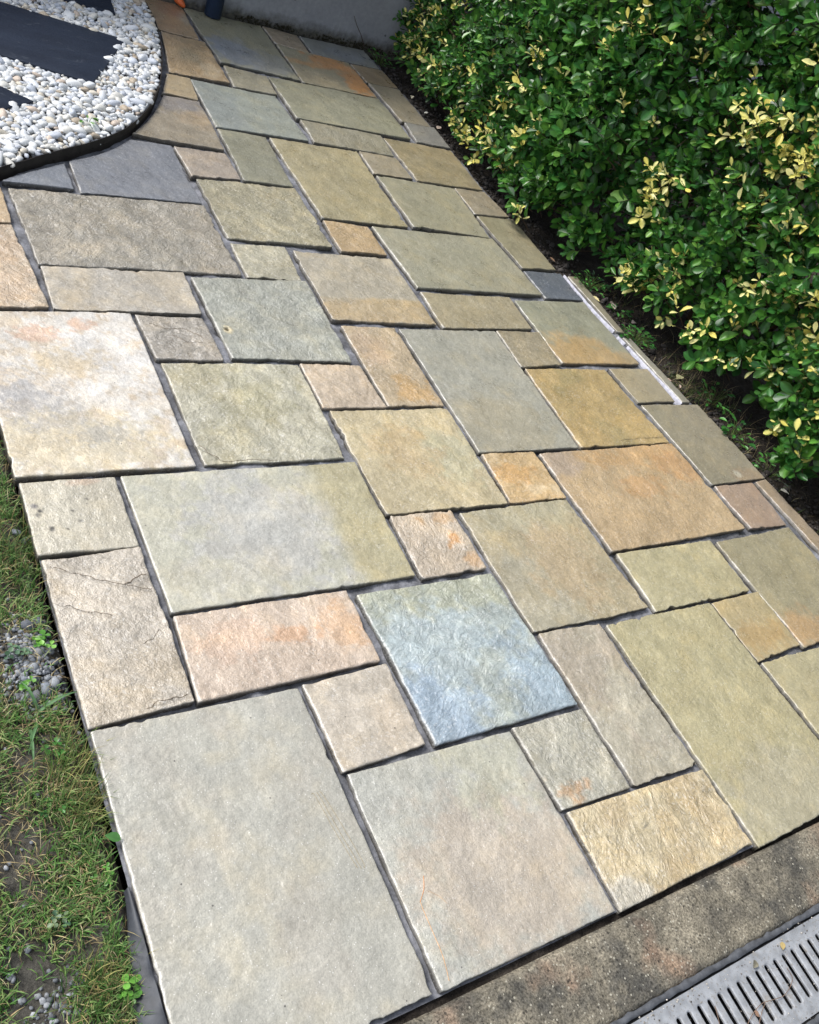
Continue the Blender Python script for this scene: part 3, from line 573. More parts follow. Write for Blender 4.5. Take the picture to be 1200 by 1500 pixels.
def surf_z(sid, x, y):
    o, X, Y, Z, ox, oy = STONE_SURF[sid]; i = np.argmin((X - x) ** 2 + (Y - y) ** 2); return Z[i]
def mark(sid, pts, width, col, name):
    """thin mark lying on a stone"""
    o, X, Y, Z, ox, oy = STONE_SURF[sid]; P = spline(pts, 12); V = []; F = []
    for i, p in enumerate(P):
        t = P[min(i + 1, len(P) - 1)] - P[max(i - 1, 0)]; t = t / (np.linalg.norm(t) + 1e-9); n = np.array([-t[1], t[0]])
        zz = surf_z(sid, p[0], p[1]) + 0.0007; ww = width * (0.5 + 0.5 * abs(math.sin(i * 1.3)))
        for s in (-1, 0, 1): V.append((p[0] + n[0] * s * ww / 2 - ox, p[1] + n[1] * s * ww / 2 - oy, zz + (0.0004 if s == 0 else -0.0006)))
    for i in range(len(P) - 1):
        for k in (0, 1): F.append((i * 3 + k, i * 3 + k + 1, i * 3 + k + 4, i * 3 + k + 3))
    link(name, mesh(name, V, F, np.tile(lin(col), (len(V), 1))), M['dry'], o)
mark(72, [(0.727,0.56),(0.733,0.555),(0.744,0.48),(0.757,0.405)], 0.0013, (150,140,118), "scratch_line")
mark(72, [(0.738,0.56),(0.741,0.552),(0.752,0.48),(0.764,0.402)], 0.0013, (150,140,118), "scratch_line")
mark(72, [(0.745,0.562),(0.75,0.55),(0.763,0.48),(0.772,0.41),(0.768,0.404)], 0.0013, (150,140,118), "scratch_line")
def crack(sid, uv, width=0.0016):
    C_ = [q for q in STONES if q[0] == sid][0][1]; f = lambda a, b: tuple((1 - b) * ((1 - a) * np.array(C_[0]) + a * np.array(C_[1])) + b * ((1 - a) * np.array(C_[3]) + a * np.array(C_[2])))
    pts = []
    for (p, q) in zip(uv[:-1], uv[1:]):
        for k in range(4):
            t = k / 4; pts.append(f(p[0] + (q[0] - p[0]) * t + rng.normal(0, 0.006), p[1] + (q[1] - p[1]) * t + rng.normal(0, 0.005)))
    pts.append(f(*uv[-1])); mark(sid, pts, width, (112,100,86), "crack_line")
crack(71, [(.06,.05),(.3,.12),(.5,.19),(.72,.24),(.97,.29)]); crack(71, [(.72,.24),(.85,.2),(.97,.185)], 0.0026); crack(71, [(.08,.3),(.3,.37),(.5,.42)], 0.0013); crack(71, [(.55,.975),(.7,.955),(.95,.952)], 0.002); crack(71, [(.7,.62),(.8,.6),(.9,.55)], 0.0012)
crack(40, [(.15,.2),(.35,.3),(.6,.28),(.85,.5)], 0.0014); crack(40, [(.4,.45),(.6,.6),(.8,.62)], 0.0012); crack(42, [(.02,.82),(.06,.9),(.14,.975),(.5,.985)], 0.0016); crack(47, [(.45,.95),(.7,.925),(.97,.94)], 0.0016)
mark(66, [(0.873,0.352),(0.862,0.33),(0.845,0.312)], 0.0017, (196,140,96), "rust_line")
mark(66, [(0.845,0.312),(0.843,0.27),(0.842,0.22),(0.834,0.176)], 0.0015, (200,160,120), "rust_line")
mark(66, [(0.868,0.325),(0.885,0.31),(0.895,0.292)], 0.0012, (186,164,140), "rust_line")

# pale mortar fillet along the right-hand stones
def fillet(name, pts, wd, hgt, mat, parent):
    P = spline(pts, 14); V = []; F = []
    for i, p in enumerate(P):
        t = P[min(i + 1, len(P) - 1)] - P[max(i - 1, 0)]; t /= np.linalg.norm(t) + 1e-9; n = np.array([-t[1], t[0]])
        ww = wd * (0.75 + 0.45 * vnoise(np.array(i * 0.35), np.array(2.2), 3)); hh = hgt * (0.8 + 0.5 * vnoise(np.array(i * 0.5), np.array(9.2), 4))
        for a in (-1, -0.6, 0, 0.6, 1): V.append((p[0] + n[0] * a * ww / 2, p[1] + n[1] * a * ww / 2, -0.02 + (0.02 + hh) * (1 - abs(a) ** 3)))
    for i in range(len(P) - 1):
        for k in range(4): F.append((i * 5 + k, i * 5 + k + 1, i * 5 + k + 6, i * 5 + k + 5))
    return link(name, mesh(name, V, F), mat, parent)
for pts in ([(2.679,2.399),(2.674,2.31),(2.673,2.2),(2.68,2.1),(2.69,2.03)], [(2.682,1.995),(2.690,1.95)], [(2.690,1.935),(2.697,1.85),(2.704,1.75),(2.712,1.68),(2.714,1.602)]):
    f_ = fillet("mortar_line", pts, 0.019, 0.0012, M['wmortar'], patio); f_["label"] = "raised whitish mortar line along the right edge"

# ------------------------------------------------------------------ soil strip, lawn earth, kerb
def soil_z(X, Y):
    return -0.03 + 0.016 * fbm(X * 9, Y * 9, 71, 4) + 0.013 * np.abs(fbm(X * 34, Y * 34, 72, 3)) + 0.010 * smooth(2.8, 3.2, X)
patch("hedge_bed", 2.62, 4.2, -0.4, 4.43, 0.012, soil_z, M['soil'], lambda x, y: x > np.where(y > 2.41, 2.652, np.where(y > 1.6, 2.745, np.where(y > 1.2, 2.795, 2.80))))
def lawn_z(X, Y):
    return -0.026 + 0.012 * fbm(X * 8, Y * 8, 81, 4) + 0.006 * fbm(X * 40, Y * 40, 82, 3) - 0.022 * smooth(0.345, 0.372, X)
lawn = patch("lawn_earth", -1.2, 0.372, -0.2, 2.6, 0.012, lawn_z, M['lawn'], lambda x, y: ~(inside(x, y, GP) & (edge_dist(x, y) > 0.03)))

def kerb_part():
    def kz(X, Y):
        e = np.minimum(Y - 0.004, 0.149 - Y)
        return -0.004 + 0.0015 * fbm(X * 12, Y * 12, 91, 4) + 0.0012 * fbm(X * 70, Y * 70, 92, 3) - 0.010 * np.clip(1 - e / 0.010, 0, 1) ** 2 - 0.014 * np.clip(fbm(X * 22, Y * 22, 93, 3) - 0.1, 0, 1) * np.clip(1 - (0.149 - Y) / 0.03, 0, 1) \
            - 0.004 * np.exp(-((X - 1.125 - 0.12 * (Y - 0.05) - 0.006 * fbm(Y * 20, Y * 0, 95, 3)) / 0.0025) ** 2) - 0.003 * np.exp(-((X - 1.62 + 0.25 * (Y - 0.03) - 0.006 * fbm(Y * 25, Y * 0, 96, 3)) / 0.0022) ** 2) * (Y < 0.08)
    k = patch("concrete_kerb", -0.2, 3.2, 0.004, 0.149, 0.005, kz, M['kerb'])
    return k
kerb_part()
patch("joint_soil", -0.2, 3.2, 0.135, 0.175, 0.008, lambda X, Y: -0.022 + 0.007 * fbm(X * 30, Y * 30, 97, 3), M['soil'])

# ------------------------------------------------------------------ channel drain
drain = link("channel_drain", None, label="grey metal slotted channel drain along the kerb at the near right", cat="drain", loc=(1.4, -0.08, -0.01))
def dchild(name, me, mat): return link(name, me, mat, drain)
X0, X1 = -1.6, 1.8            # relative to x = 1.4
dchild("trough", box_mesh("trough", X0, X1, -0.075, 0.068, -0.13, -0.10), M['trough'])
dchild("side_wall", box_mesh("side_wall", X0, X1, 0.062, 0.0725, -0.10, -0.006), M['trough'])
dchild("side_wall", box_mesh("side_wall", X0, X1, -0.079, -0.069, -0.10, -0.006), M['trough'])
def rail(y0, y1):
    n = 260; V = []; F = []
    for i in range(n + 1):
        x = X0 + (X1 - X0) * i / n; a = 0.0015 * float(vnoise(np.array(x * 40), np.array(y0 * 99), 5)); b = 0.0025 * float(vnoise(np.array(x * 60), np.array(y0 * 77), 6)) + 0.0015 * float(vnoise(np.array(x * 200), np.array(1.0), 7))
        V += [(x, y0 + a, -0.05), (x, y0 + a, 0.002 + b * .4), (x, y1 + b, 0.003 + a * .4), (x, y1 + b, -0.05)]
    for i in range(n):
        for k in range(3): F.append((i * 4 + k, i * 4 + 4 + k, i * 4 + 5 + k, i * 4 + 1 + k))
    return mesh("edge_rail", V, F)
dchild("edge_rail", rail(0.0725, 0.0845), M['rail']); dchild("edge_rail", rail(-0.094, -0.0795), M['rail'])
def grate():
    pitch = 0.0298; bm = bmesh.new(); W = 0.068; y0, y1 = -0.047, 0.039; r = 0.0056; th = 0.006
    n = int((X1 - X0) / pitch); xs = X0 + pitch / 2 + np.arange(n) * pitch
    for x in xs:
        outer = []; inner = []; K = 6
        for k in range(K + 1):
            a = math.pi * k / K; inner.append((x + r * math.cos(a), y1 - r + r * math.sin(a)))
        for k in range(K + 1):
            a = math.pi + math.pi * k / K; inner.append((x + r * math.cos(a), y0 + r + r * math.sin(a)))
        for k in range(K + 1): outer.append((x + pitch / 2 * (1 - 2 * k / K), W))
        for k in range(K + 1): outer.append((x - pitch / 2 * (1 - 2 * k / K), -W - 0.006))
        mid = [((ix - x) * 1.42 + x, iy + (0.0022 if j <= K else -0.0022)) for j, (ix, iy) in enumerate(inner)]
        N = len(inner)
        vo = [bm.verts.new((a, b, 0.0)) for a, b in outer]; vm = [bm.verts.new((a, b, -0.0004)) for a, b in mid]
        vi = [bm.verts.new((a, b, -0.0022)) for a, b in inner]; vb = [bm.verts.new((a, b, -th)) for a, b in inner]
        for j in range(N):
            k = (j + 1) % N
            for A, B_ in ((vo, vm), (vm, vi), (vi, vb)):
                bm.faces.new((A[j], A[k], B_[k], B_[j]))
    bmesh.ops.remove_doubles(bm, verts=bm.verts[:], dist=0.00005); bmesh.ops.recalc_face_normals(bm, faces=bm.faces[:])
    if sum(f.normal.z for f in bm.faces) < 0: bmesh.ops.reverse_faces(bm, faces=bm.faces[:])
    me = bpy.data.meshes.new("grate"); bm.to_mesh(me); bm.free(); return me
dchild("grate", grate(), M['galv'])
patch("far_paving", -0.2, 3.2, -0.9, -0.172, 0.02, lambda X, Y: -0.006 + 0.001 * fbm(X * 12, Y * 12, 94, 4), M['kerb'])

# ------------------------------------------------------------------ wall, pipe, small things at the wall
wall = link("rendered_wall", box_mesh("rendered_wall", -3.0, 6.0, 0.0, 0.25, -0.14, 1.05), M['wall'], label="grey rendered wall with mossy foot across the far end", cat="wall", loc=(0, 4.412, 0))
mb = Bag()
for i in range(900):
    x = rng.uniform(1.9, 2.95); k = float(fbm(np.array(x * 7), np.array(0.3), 3, 3)) + 0.25
    if rng.random() > np.clip(k + 0.25, 0.06, 1): continue
    r = rng.uniform(0.0015, 0.005); c = np.array([x, -rng.uniform(-0.001, 0.012), rng.uniform(-0.004, 0.012 + 0.022 * max(k, 0))])
    th = rng.uniform(0, 6.3); pts = []
    V = []; F = []
    for a in range(5):
        for b in range(3): 
            ph = (b + 0.5) / 3 * math.pi; t = th + a * 1.257
            V.append(c + r * rng.uniform(0.7, 1.2) * np.array([math.cos(t) * math.sin(ph), math.sin(t) * math.sin(ph) * 0.7, math.cos(ph)]))
    for a in range(5):
        a2 = (a + 1) % 5
        for b in range(2): F.append((a * 3 + b, a * 3 + b + 1, a2 * 3 + b + 1, a2 * 3 + b))
        F.append((a * 3, a2 * 3, 0)) if a not in (0, 4) else None
    mb.add(V, F)
link("moss", mb.me("moss"), M['moss'], wall, kind="stuff")

pipe = link("downpipe", None, label="navy blue round downpipe standing at the wall foot", cat="pipe", loc=(1.772, 4.366, 0))
def lathe(prof, n=28):
    V = []; F = []
    for (r, z) in prof:
        for k in range(n): V.append((r * math.cos(2 * math.pi * k / n), r * math.sin(2 * math.pi * k / n), z))
    for i in range(len(prof) - 1):
        for k in range(n): F.append((i * n + k, i * n + (k + 1) % n, (i + 1) * n + (k + 1) % n, (i + 1) * n + k))
    return V, F
V_, F_ = lathe([(0.037, 0.002), (0.040, 0.004), (0.040, 1.2), (0.037, 1.202)]); link("tube", mesh("tube", V_, F_), M['pipe'], pipe)
for zz in (0.35, 0.9):
    V_, F_ = lathe([(0.0405, zz), (0.046, zz + 0.004), (0.046, zz + 0.036), (0.0405, zz + 0.04)]); b_ = link("bracket", mesh("bracket", V_, F_), M['pipe'], pipe)
    link("bracket_arm", box_mesh("bracket_arm", -0.012, 0.012, 0.044, 0.05, zz + 0.01, zz + 0.03), M['pipe'], b_)

# the orange handle lying at the wall foot
def blob_tube(path, radii, n=16, seed=1):
    V, F = tube_arrays(path, radii, n)
    V = [np.array(v) + 0.0016 * np.array([float(vnoise(np.array(v[0] * 90), np.array(v[2] * 90), seed + q)) for q in range(3)]) for v in V]
    return mesh("handle", V, F)
link("orange_handle", blob_tube([(0.006, -0.034, 0.004), (0.004, -0.030, 0.006), (-0.004, -0.018, 0.010), (-0.016, 0.002, 0.018), (-0.028, 0.014, 0.035), (-0.036, 0.02, 0.075), (-0.045, 0.024, 0.16), (-0.05, 0.028, 0.24), (-0.05, 0.028, 0.245)],
     [0.003, 0.009, 0.015, 0.02, 0.022, 0.022, 0.021, 0.02, 0.006]), M['orange'], label="orange rounded handle end resting at the wall foot by the edging", cat="handle", loc=(1.628, 4.40, 0.006))
link("rusty_stake", blob_tube([(0, 0, -0.03), (0.001, 0.0, 0.02), (0.003, 0.006, 0.06), (0.004, 0.01, 0.1), (0.004, 0.01, 0.102)], [0.008, 0.008, 0.0075, 0.007, 0.003], 10, 5), M['rust'],
     label="small rusty brown stake in the pebbles at the far left corner", cat="stake", loc=(0.813, 3.99, 0.02))

# ------------------------------------------------------------------ gravel bed with edging, slates, pebbles
def gz(X, Y): return 0.002 + 0.006 * fbm(X * 6, Y * 6, 101, 3)
gravel = patch("gravel_bed", -0.3, 1.44, 2.25, 4.42, 0.012, gz, M['soil'], lambda x, y: inside(x, y, GP) & (edge_dist(x, y) > 0.002))
def edging():
    V = []; F = []; n = len(ES)
    for i, p in enumerate(ES):
        t = ES[min(i + 1, n - 1)] - ES[max(i - 1, 0)]; t /= np.linalg.norm(t); nn = np.array([-t[1], t[0]])     # points outwards or inwards
        hz = 0.027 + 0.002 * float(vnoise(np.array(i * 0.21), np.array(0.0), 8))
        for (o, z) in ((0.0018, -0.05), (0.0018, hz - 0.001), (0.0008, hz), (-0.0008, hz), (-0.0018, hz - 0.001), (-0.0018, -0.05)):
            V.append((p[0] + nn[0] * o, p[1] + nn[1] * o, z))
    for i in range(n - 1):
        for k in range(5): F.append((i * 6 + k, i * 6 + k + 1, i * 6 + k + 7, i * 6 + k + 6))
    return mesh("steel_edging", V, F)
link("steel_edging", edging(), M['edging'], label="dark curved steel edging strip holding the white pebbles", cat="edging")

def slate(poly, z, th, label, seed):
    P = np.array(poly, float); c = P.mean(0); pts = []
    for i in range(len(P)):
        a = P[i]; b = P[(i + 1) % len(P)]; m = max(2, int(np.linalg.norm(b - a) / 0.02))
        d = (b - a) / np.linalg.norm(b - a); nn = np.array([d[1], -d[0]])
        for k in range(m):
            q = a + (b - a) * k / m; w = 0.003 * float(fbm(np.array(k * 0.7), np.array(i * 3.3), seed, 3)) * (0 if k == 0 else 1); pts.append(q + nn * w)
    pts = np.array(pts); n = len(pts); V = []; F = []
    rings = [(1, -th), (1.0, -0.004), (0.996, -0.001), (0.985, 0.0), (0.6, 0.001), (0.25, 0.0015)]
    for (s, dz) in rings:
        for q in pts:
            r = c + (q - c) * s; V.append((r[0] - c[0], r[1] - c[1], dz + 0.0012 * float(fbm(np.array(r[0] * 12), np.array(r[1] * 12), seed, 3))))
    for i in range(len(rings) - 1):
        for k in range(n): F.append((i * n + k, i * n + (k + 1) % n, (i + 1) * n + (k + 1) % n, (i + 1) * n + k))
    F.append(tuple(range((len(rings) - 1) * n, len(rings) * n)))
    me = mesh("slate_slab", V, F, None, True); me.set_sharp_from_angle(angle=math.radians(40)) if hasattr(me, 'set_sharp_from_angle') else None
    return link("slate_slab", me, M['slate'], label=label, cat="slab", group="slate stepping slabs in the pebbles", loc=(c[0], c[1], z))
SL = [[(0.40, 4.01), (0.40, 3.42), (0.665, 3.435), (0.973, 3.337), (1.207, 3.791), (0.758, 3.905)],
      [(0.52, 4.36), (0.52, 4.06), (0.955, 4.09), (1.228, 4.03), (1.262, 4.28), (1.0, 4.36)],
      [(0.18, 3.33), (0.15, 2.99), (0.59, 3.005), (0.727, 3.12), (0.637, 3.191), (0.4, 3.3)]]
slate(SL[0], 0.034, 0.03, "largest black slate slab in the pebbles, middle of the three", 3)
slate(SL[1], 0.034, 0.03, "black slate slab in the pebbles at the photo's top edge", 4)
slate(SL[2], 0.034, 0.03, "black slate slab corner in the pebbles at the left photo edge", 5)

def ico(sub):
    bm = bmesh.new(); bmesh.ops.create_icosphere(bm, subdivisions=sub, radius=1.0)
    V = np.array([v.co[:] for v in bm.verts]); F = np.array([[v.index for v in f.verts] for f in bm.faces]); bm.free(); return V, F
IC1, IC2 = ico(2), ico(3)
def pebble_shape(base, seed, lump=0.3):
    V = base[0].copy(); k = 1 + lump * fbm(V[:, 0] * 1.3 + 5 + seed, V[:, 1] * 1.3 + V[:, 2] * 0.9, seed, 2) + 0.5 * lump * vnoise(V[:, 2] * 1.6 + seed, V[:, 0] * 1.1, seed + 3)
    return V * k[:, None]
PEB_COL = [(228,230,230), (236,238,238), (218,222,226), (230,228,220), (216,208,192), (206,212,222), (240,242,244), (214,198,182), (186,172,152), (226,230,236)]
PEB_W = np.array([.17, .13, .15, .14, .08, .12, .06, .04, .04, .07])
SLATE_HULL = [np.array(s) for s in SL]
def free_of_slate(x, y, r):
    for s in SLATE_HULL:
        c = s.mean(0); g = c + (s - c) * (1 - 0.012 / 0.3)
        if inside(np.array(x), np.array(y), g): return False
    return True
placed = []; grid = {}
BOX = (0.35, 1.43, 2.5, 4.4)
def layer(n, r0, r1, k, z, t):
    m = n * t; x = rng.uniform(BOX[0], BOX[1], m); y = rng.uniform(BOX[2], BOX[3], m); r = rng.uniform(r0, r1, m)
    ok = inside(x, y, GP) & (edge_dist(x, y) > r * 0.8 + 0.002)
    for s in SLATE_HULL:
        c = s.mean(0); ok &= ~inside(x, y, c + (s - c) * 0.96)
    got = 0
    for x_, y_, r_ in zip(x[ok].tolist(), y[ok].tolist(), r[ok].tolist()):
        gx, gy = int(x_ / 0.04), int(y_ / 0.04); free = True
        for i in (gx - 1, gx, gx + 1):
            for j in (gy - 1, gy, gy + 1):
                for (px, py, pr) in grid.get((i, j), ()):
                    if (px - x_) ** 2 + (py - y_) ** 2 < (k * (pr + r_)) ** 2: free = False; break
                if not free: break
            if not free: break
        if free:
            grid.setdefault((gx, gy), []).append((x_, y_, r_)); placed.append((x_, y_, z, r_)); got += 1
            if got >= n: break
layer(150, 0.0155, 0.021, 0.80, 0.011, 6)
layer(900, 0.011, 0.0155, 0.74, 0.010, 7)
layer(2200, 0.0075, 0.0105, 0.72, 0.011, 7)
layer(1800, 0.005, 0.008, 0.74, 0.015, 5)
grid.clear(); low = len(placed)
layer(1400, 0.010, 0.014, 0.85, -0.004, 4)         # lower layer glimpsed in the gaps
# projected position, to pick the stones that show largest
CI = cam.matrix_world.inverted()
def proj(p):
    q = CI @ Vector(p)
    if q.z > -0.05: return None
    return (600 + 1301.78 * q.x / -q.z, 750 - 1301.78 * q.y / -q.z, -q.z)
vis = []
for i, (x, y, z, r) in enumerate(placed):
    q = proj((x, y, 0.02)); inframe = q is not None and -6 < q[0] < 1206 and -6 < q[1] < 1506
    vis.append(r / q[2] if inframe and i < low else 0)
order = np.argsort(-np.array(vis)); chosen = set(order[:300].tolist())
pm = []
for k in range(10):
    for s in range(3):
        V = pebble_shape(IC1, k * 3 + s); c0 = lin(PEB_COL[k]); nn = fbm(V[:, 0] * 1.5 + k, V[:, 1] * 1.5 + s, k, 3)
        pm.append(mesh("pebble", V, IC1[1], c0 * (1 + 0.1 * nn)[:, None])); pm[-1].materials.append(M['pebble'])
rest = []; restC = []; restF = []; off = 0
shapes1 = [pebble_shape(ico(2), 50 + s) for s in range(6)]; F1 = IC1[1]
for i, (x, y, z, r) in enumerate(placed):
    k = rng.choice(10, p=PEB_W); e = Euler((rng.normal(0, 0.28), rng.normal(0, 0.28), rng.uniform(0, 6.28)))
    sx, sy, sz = r * rng.uniform(1.1, 1.75), r * rng.uniform(0.75, 1.0), r * rng.uniform(0.55, 0.85)
    zc = 0.006 + z + sz * 0.45 + rng.uniform(0, 0.005)
    if i in chosen:
        o = link("pebble", pm[k * 3 + int(rng.integers(3))], None, gravel); o.location = (x, y, zc); o.rotation_euler = e; o.scale = (sx, sy, sz)
    else:
        Mx = np.array(e.to_matrix()); V = (shapes1[int(rng.integers(6))] * np.array([sx, sy, sz])) @ Mx.T + np.array([x, y, zc])
        rest.append(V); restF.append(F1 + off); off += len(V); restC.append(np.tile(lin(PEB_COL[k]) * rng.uniform(0.85, 1.05), (len(V), 1)))
link("pebbles", mesh("pebbles", np.vstack(rest), np.vstack(restF), np.vstack(restC)), M['pebble'], gravel, kind="stuff")

# ------------------------------------------------------------------ leaves and plants
def leaf_template(L=1.0, W=0.55, fold=0.18, droop=0.12, obov=0.6):
    ts = [0.0, 0.14, 0.38, 0.64, 0.86, 1.0]; ws = [0.03, 0.16, 0.40, 0.5, 0.34, 0.0]
    V = []; F = []; E = []
    for i, t in enumerate(ts):
        z = -droop * t * t
        if i in (0, len(ts) - 1): V.append((t * L, 0, z)); E.append(0.4); continue
        w = ws[i] * W
        V += [(t * L, -w, z + fold * w), (t * L, -w * 0.5, z + fold * w * 0.35), (t * L, 0, z), (t * L, w * 0.5, z + fold * w * 0.35), (t * L, w, z + fold * w)]; E += [1, 0.35, 0.0, 0.35, 1]
    row = lambda i: 1 + (i - 1) * 5
    for k in range(4): F.append((0, row(1) + k + 1, row(1) + k))
    for i in range(1, len(ts) - 2):
        a, b = row(i), row(i + 1)
        for k in range(4): F.append((a + k, a + k + 1, b + k + 1)); F.append((a + k, b + k + 1, b + k))
    tip = len(V) - 1; a = row(len(ts) - 2)
    for k in range(4): F.append((a + k, a + k + 1, tip))
    return np.array(V), np.array(F), np.array(E)
LT = [leaf_template(fold=f, droop=d, W=w) for f, d, w in ((0.3, 0.1, 0.62), (0.5, 0.2, 0.56), (0.15, -0.05, 0.64), (0.55, 0.02, 0.5))]
GREENS = [(56,102,40), (68,116,44), (46,90,37), (84,132,52), (54,106,48), (40,79,39), (110,152,66)]
YELLOW = [(236,228,134), (242,236,164), (230,216,112)]
def leaf_color(kind, E):
    """kind: 0..6 green, 7..9 plain yellow, 10..12 yellow heart with green margin"""
    if kind < 7:
        c = lin(GREENS[kind]); return np.tile(c, (len(E), 1)) * (1 + 0.35 * (E < 0.1))[:, None]
    if kind < 10: return np.tile(lin(YELLOW[kind - 7]), (len(E), 1)) * (1 - 0.12 * (E < 0.1))[:, None]
    y = lin(YELLOW[kind - 10]); g = lin(GREENS[(kind - 10) % 3]); f = smooth(0.5, 1.0, E)[:, None]; return y * (1 - f) + g * f
LC = [[leaf_color(k, t[2]) for k in range(13)] for t in LT]

LOWT = (np.array([(0, 0, 0), (0.42, -0.23, 0.05), (0.45, 0, -0.02), (0.42, 0.23, 0.05), (0.8, -0.2, 0.0), (0.82, 0, -0.07), (0.8, 0.2, 0.0), (1, 0, -0.12)]),
        np.array([(0, 2, 1), (0, 3, 2), (1, 2, 5), (1, 5, 4), (2, 3, 6), (2, 6, 5), (4, 5, 7), (5, 6, 7)]), np.array([.4, 1, 0, 1, 1, 0, 1, .4]))
ALLT = LT + [LOWT]; LC.append([leaf_color(k, LOWT[2]) for k in range(13)])
LC = [np.array(q) for q in LC]
twigs = Bag()
def norm(v): return v / (np.linalg.norm(v, axis=-1, keepdims=True) + 1e-9)
def basis(d, up):
    d = norm(np.asarray(d, float)); s = norm(np.cross(up, d)); return np.stack([d, s, np.cross(d, s)], -1)
SH = dict(P=[], D=[], L=[], ll=[], kind=[], nodes=[], low=[])
def shoots(P, D, L, ll, kind, nodes, low):
    n = len(P); SH['P'].append(P); SH['D'].append(norm(D)); SH['L'].append(np.broadcast_to(L, n)); SH['ll'].append(np.broadcast_to(ll, n)); SH['kind'].append(np.broadcast_to(kind, n)); SH['nodes'].append(np.broadcast_to(nodes, n)); SH['low'].append(np.broadcast_to(low, n))

HY0, HY1, HX, HZ = -0.25, 4.38, 2.84, 1.5
def face_x(y, z):
    y = np.asarray(y, float); z = np.asarray(z, float)
    return (HX + 0.045 * fbm(y * 2.3, z * 2.3, 201, 3) + 0.045 * fbm(y * 6, z * 6, 202, 2) - 0.165 * smooth(2.3, 2.7, y) + 0.13 * smooth(3.5, 4.2, y) + 0.06 * smooth(0.25, 0.9, z) * smooth(2.3, 2.7, y)
            + 0.05 * smooth(1.2, 1.5, z) + 0.20 * np.exp(-((y - 1.46) / 0.15) ** 2 - ((z - 0.08) / 0.13) ** 2) + 0.10 * np.exp(-((y - 2.36) / 0.12) ** 2 - ((z - 0.0) / 0.10) ** 2))
def low_z(y): return 0.045 + 0.045 * smooth(2.6, 2.3, y) + 0.035 * fbm(np.asarray(y) * 3.0, np.asarray(y) * 0 + 1.7, 203, 2)
YSPOT = [(3.34,0.45),(3.3,0.51),(3.36,0.36),(2.76,0.86),(2.16,0.93),(2.11,0.88),(2.06,0.9),(2.0,0.87),(2.13,0.82),(2.2,0.76),(2.35,0.48),(2.3,0.44),(2.26,0.53),(2.03,0.66),(3.5,0.0),(3.45,0.08),(3.42,0.2),(3.95,0.14),(4.2,0.18),(4.17,0.28),(3.7,0.57),(3.1,0.26),(3.19,0.15),(1.86,0.84),(1.89,0.77),(2.28,0.12),(2.15,0.23),(2.21,0.08),(2.0,0.14),(1.88,0.14),(1.81,0.16),(1.75,0.31),(1.64,0.44),(1.54,0.52),(2.06,1.09),(1.75,0.62),(1.69,0.16),(1.51,0.23),(1.44,0.42),(1.49,0.56),(2.97,-0.06)]
VSPOT = [(1.9,0.78,0.2),(1.45,0.45,0.25),(2.75,0.85,0.08),(3.4,0.10,0.18),(3.9,0.18,0.2),(4.2,0.22,0.18),(2.0,0.80,0.10),(1.6,0.36,0.16),(1.5,0.6,0.14),(3.15,0.10,0.15),(2.1,0.16,0.12),(1.25,0.3,0.2),(2.3,0.46,0.08)]
area = (HY1 - HY0) * HZ
for depth, dens in ((0.0, 330), (0.05, 310), (0.12, 270), (0.22, 220), (0.33, 200), (0.48, 160)):
    n = int(area * dens); y = rng.uniform(HY0, HY1, n); z = rng.uniform(0.02, HZ, n)
    keep = z > low_z(y) + depth * 0.2
    if depth < 0.1: keep &= fbm(y * 4.2, z * 4.2, 204, 3) > -0.46
    y = y[keep]; z = z[keep]; n = len(y); x = face_x(y, z) + depth + rng.uniform(-0.025, 0.03, n)
    D = np.stack([np.full(n, -1.0), rng.normal(0, 0.45, n), rng.normal(0.45, 0.4, n)], 1)
    pv = np.zeros(n)
    for (vy, vz, vr) in VSPOT: pv = np.maximum(pv, 0.55 * np.exp(-((y - vy) ** 2 + (z - vz) ** 2) / vr ** 2))
    kind = (rng.random(n) < pv * (0.8 if depth < 0.1 else 0.3) + 0.02).astype(int)
    ll = rng.uniform(0.044, 0.072, n) * np.where(y > 3.2, 0.82, 1.0) * np.where(kind == 1, 0.75, 1.0)
    shoots(np.stack([x, y, z], 1), D, rng.uniform(0.04, 0.09, n), ll, kind, rng.integers(3, 5, n), depth > 0.1)
for (y, z) in YSPOT:
    k = (float(face_x(y, max(z, 0.05))) - 0.06) / 2.85; y2, z2 = y * k, 1.5 - k * (1.5 - z)
    m = 2; yy = y2 + rng.normal(0, 0.022, m); zz = np.maximum(z2 + rng.normal(0, 0.022, m), 0.05)
    shoots(np.stack([face_x(yy, zz) - rng.uniform(0.02, 0.05, m), yy, zz], 1), np.stack([np.full(m, -0.9), rng.normal(0, 0.4, m), rng.normal(0.6, 0.3, m)], 1), 0.07, rng.uniform(0.036, 0.05, m), 2, rng.integers(2, 4, m), False)
n = 1000; shoots(np.stack([rng.uniform(HX - 0.02, HX + 0.75, n), rng.uniform(HY0, HY1, n), HZ - 0.03 + rng.uniform(-0.06, 0.04, n)], 1), np.stack([rng.normal(0, 0.4, n), rng.normal(0, 0.4, n), np.ones(n)], 1), 0.07, 0.055, 0, 4, True)   # top
n = 600; shoots(np.stack([HX + 0.72 + rng.uniform(-0.06, 0.05, n), rng.uniform(HY0, HY1, n), rng.uniform(0.1, HZ, n)], 1), np.stack([np.ones(n), rng.normal(0, 0.4, n), rng.normal(0.4, 0.4, n)], 1), 0.07, 0.055, 0, 4, True)              # back
n = 240; shoots(np.stack([rng.uniform(HX, HX + 0.7, n), HY0 + rng.uniform(-0.05, 0.06, n), rng.uniform(0.1, HZ, n)], 1), np.stack([rng.normal(0, 0.4, n), -np.ones(n), rng.normal(0.4, 0.4, n)], 1), 0.07, 0.055, 0, 4, True)           # near end
SH = {k: np.concatenate(v) for k, v in SH.items()}
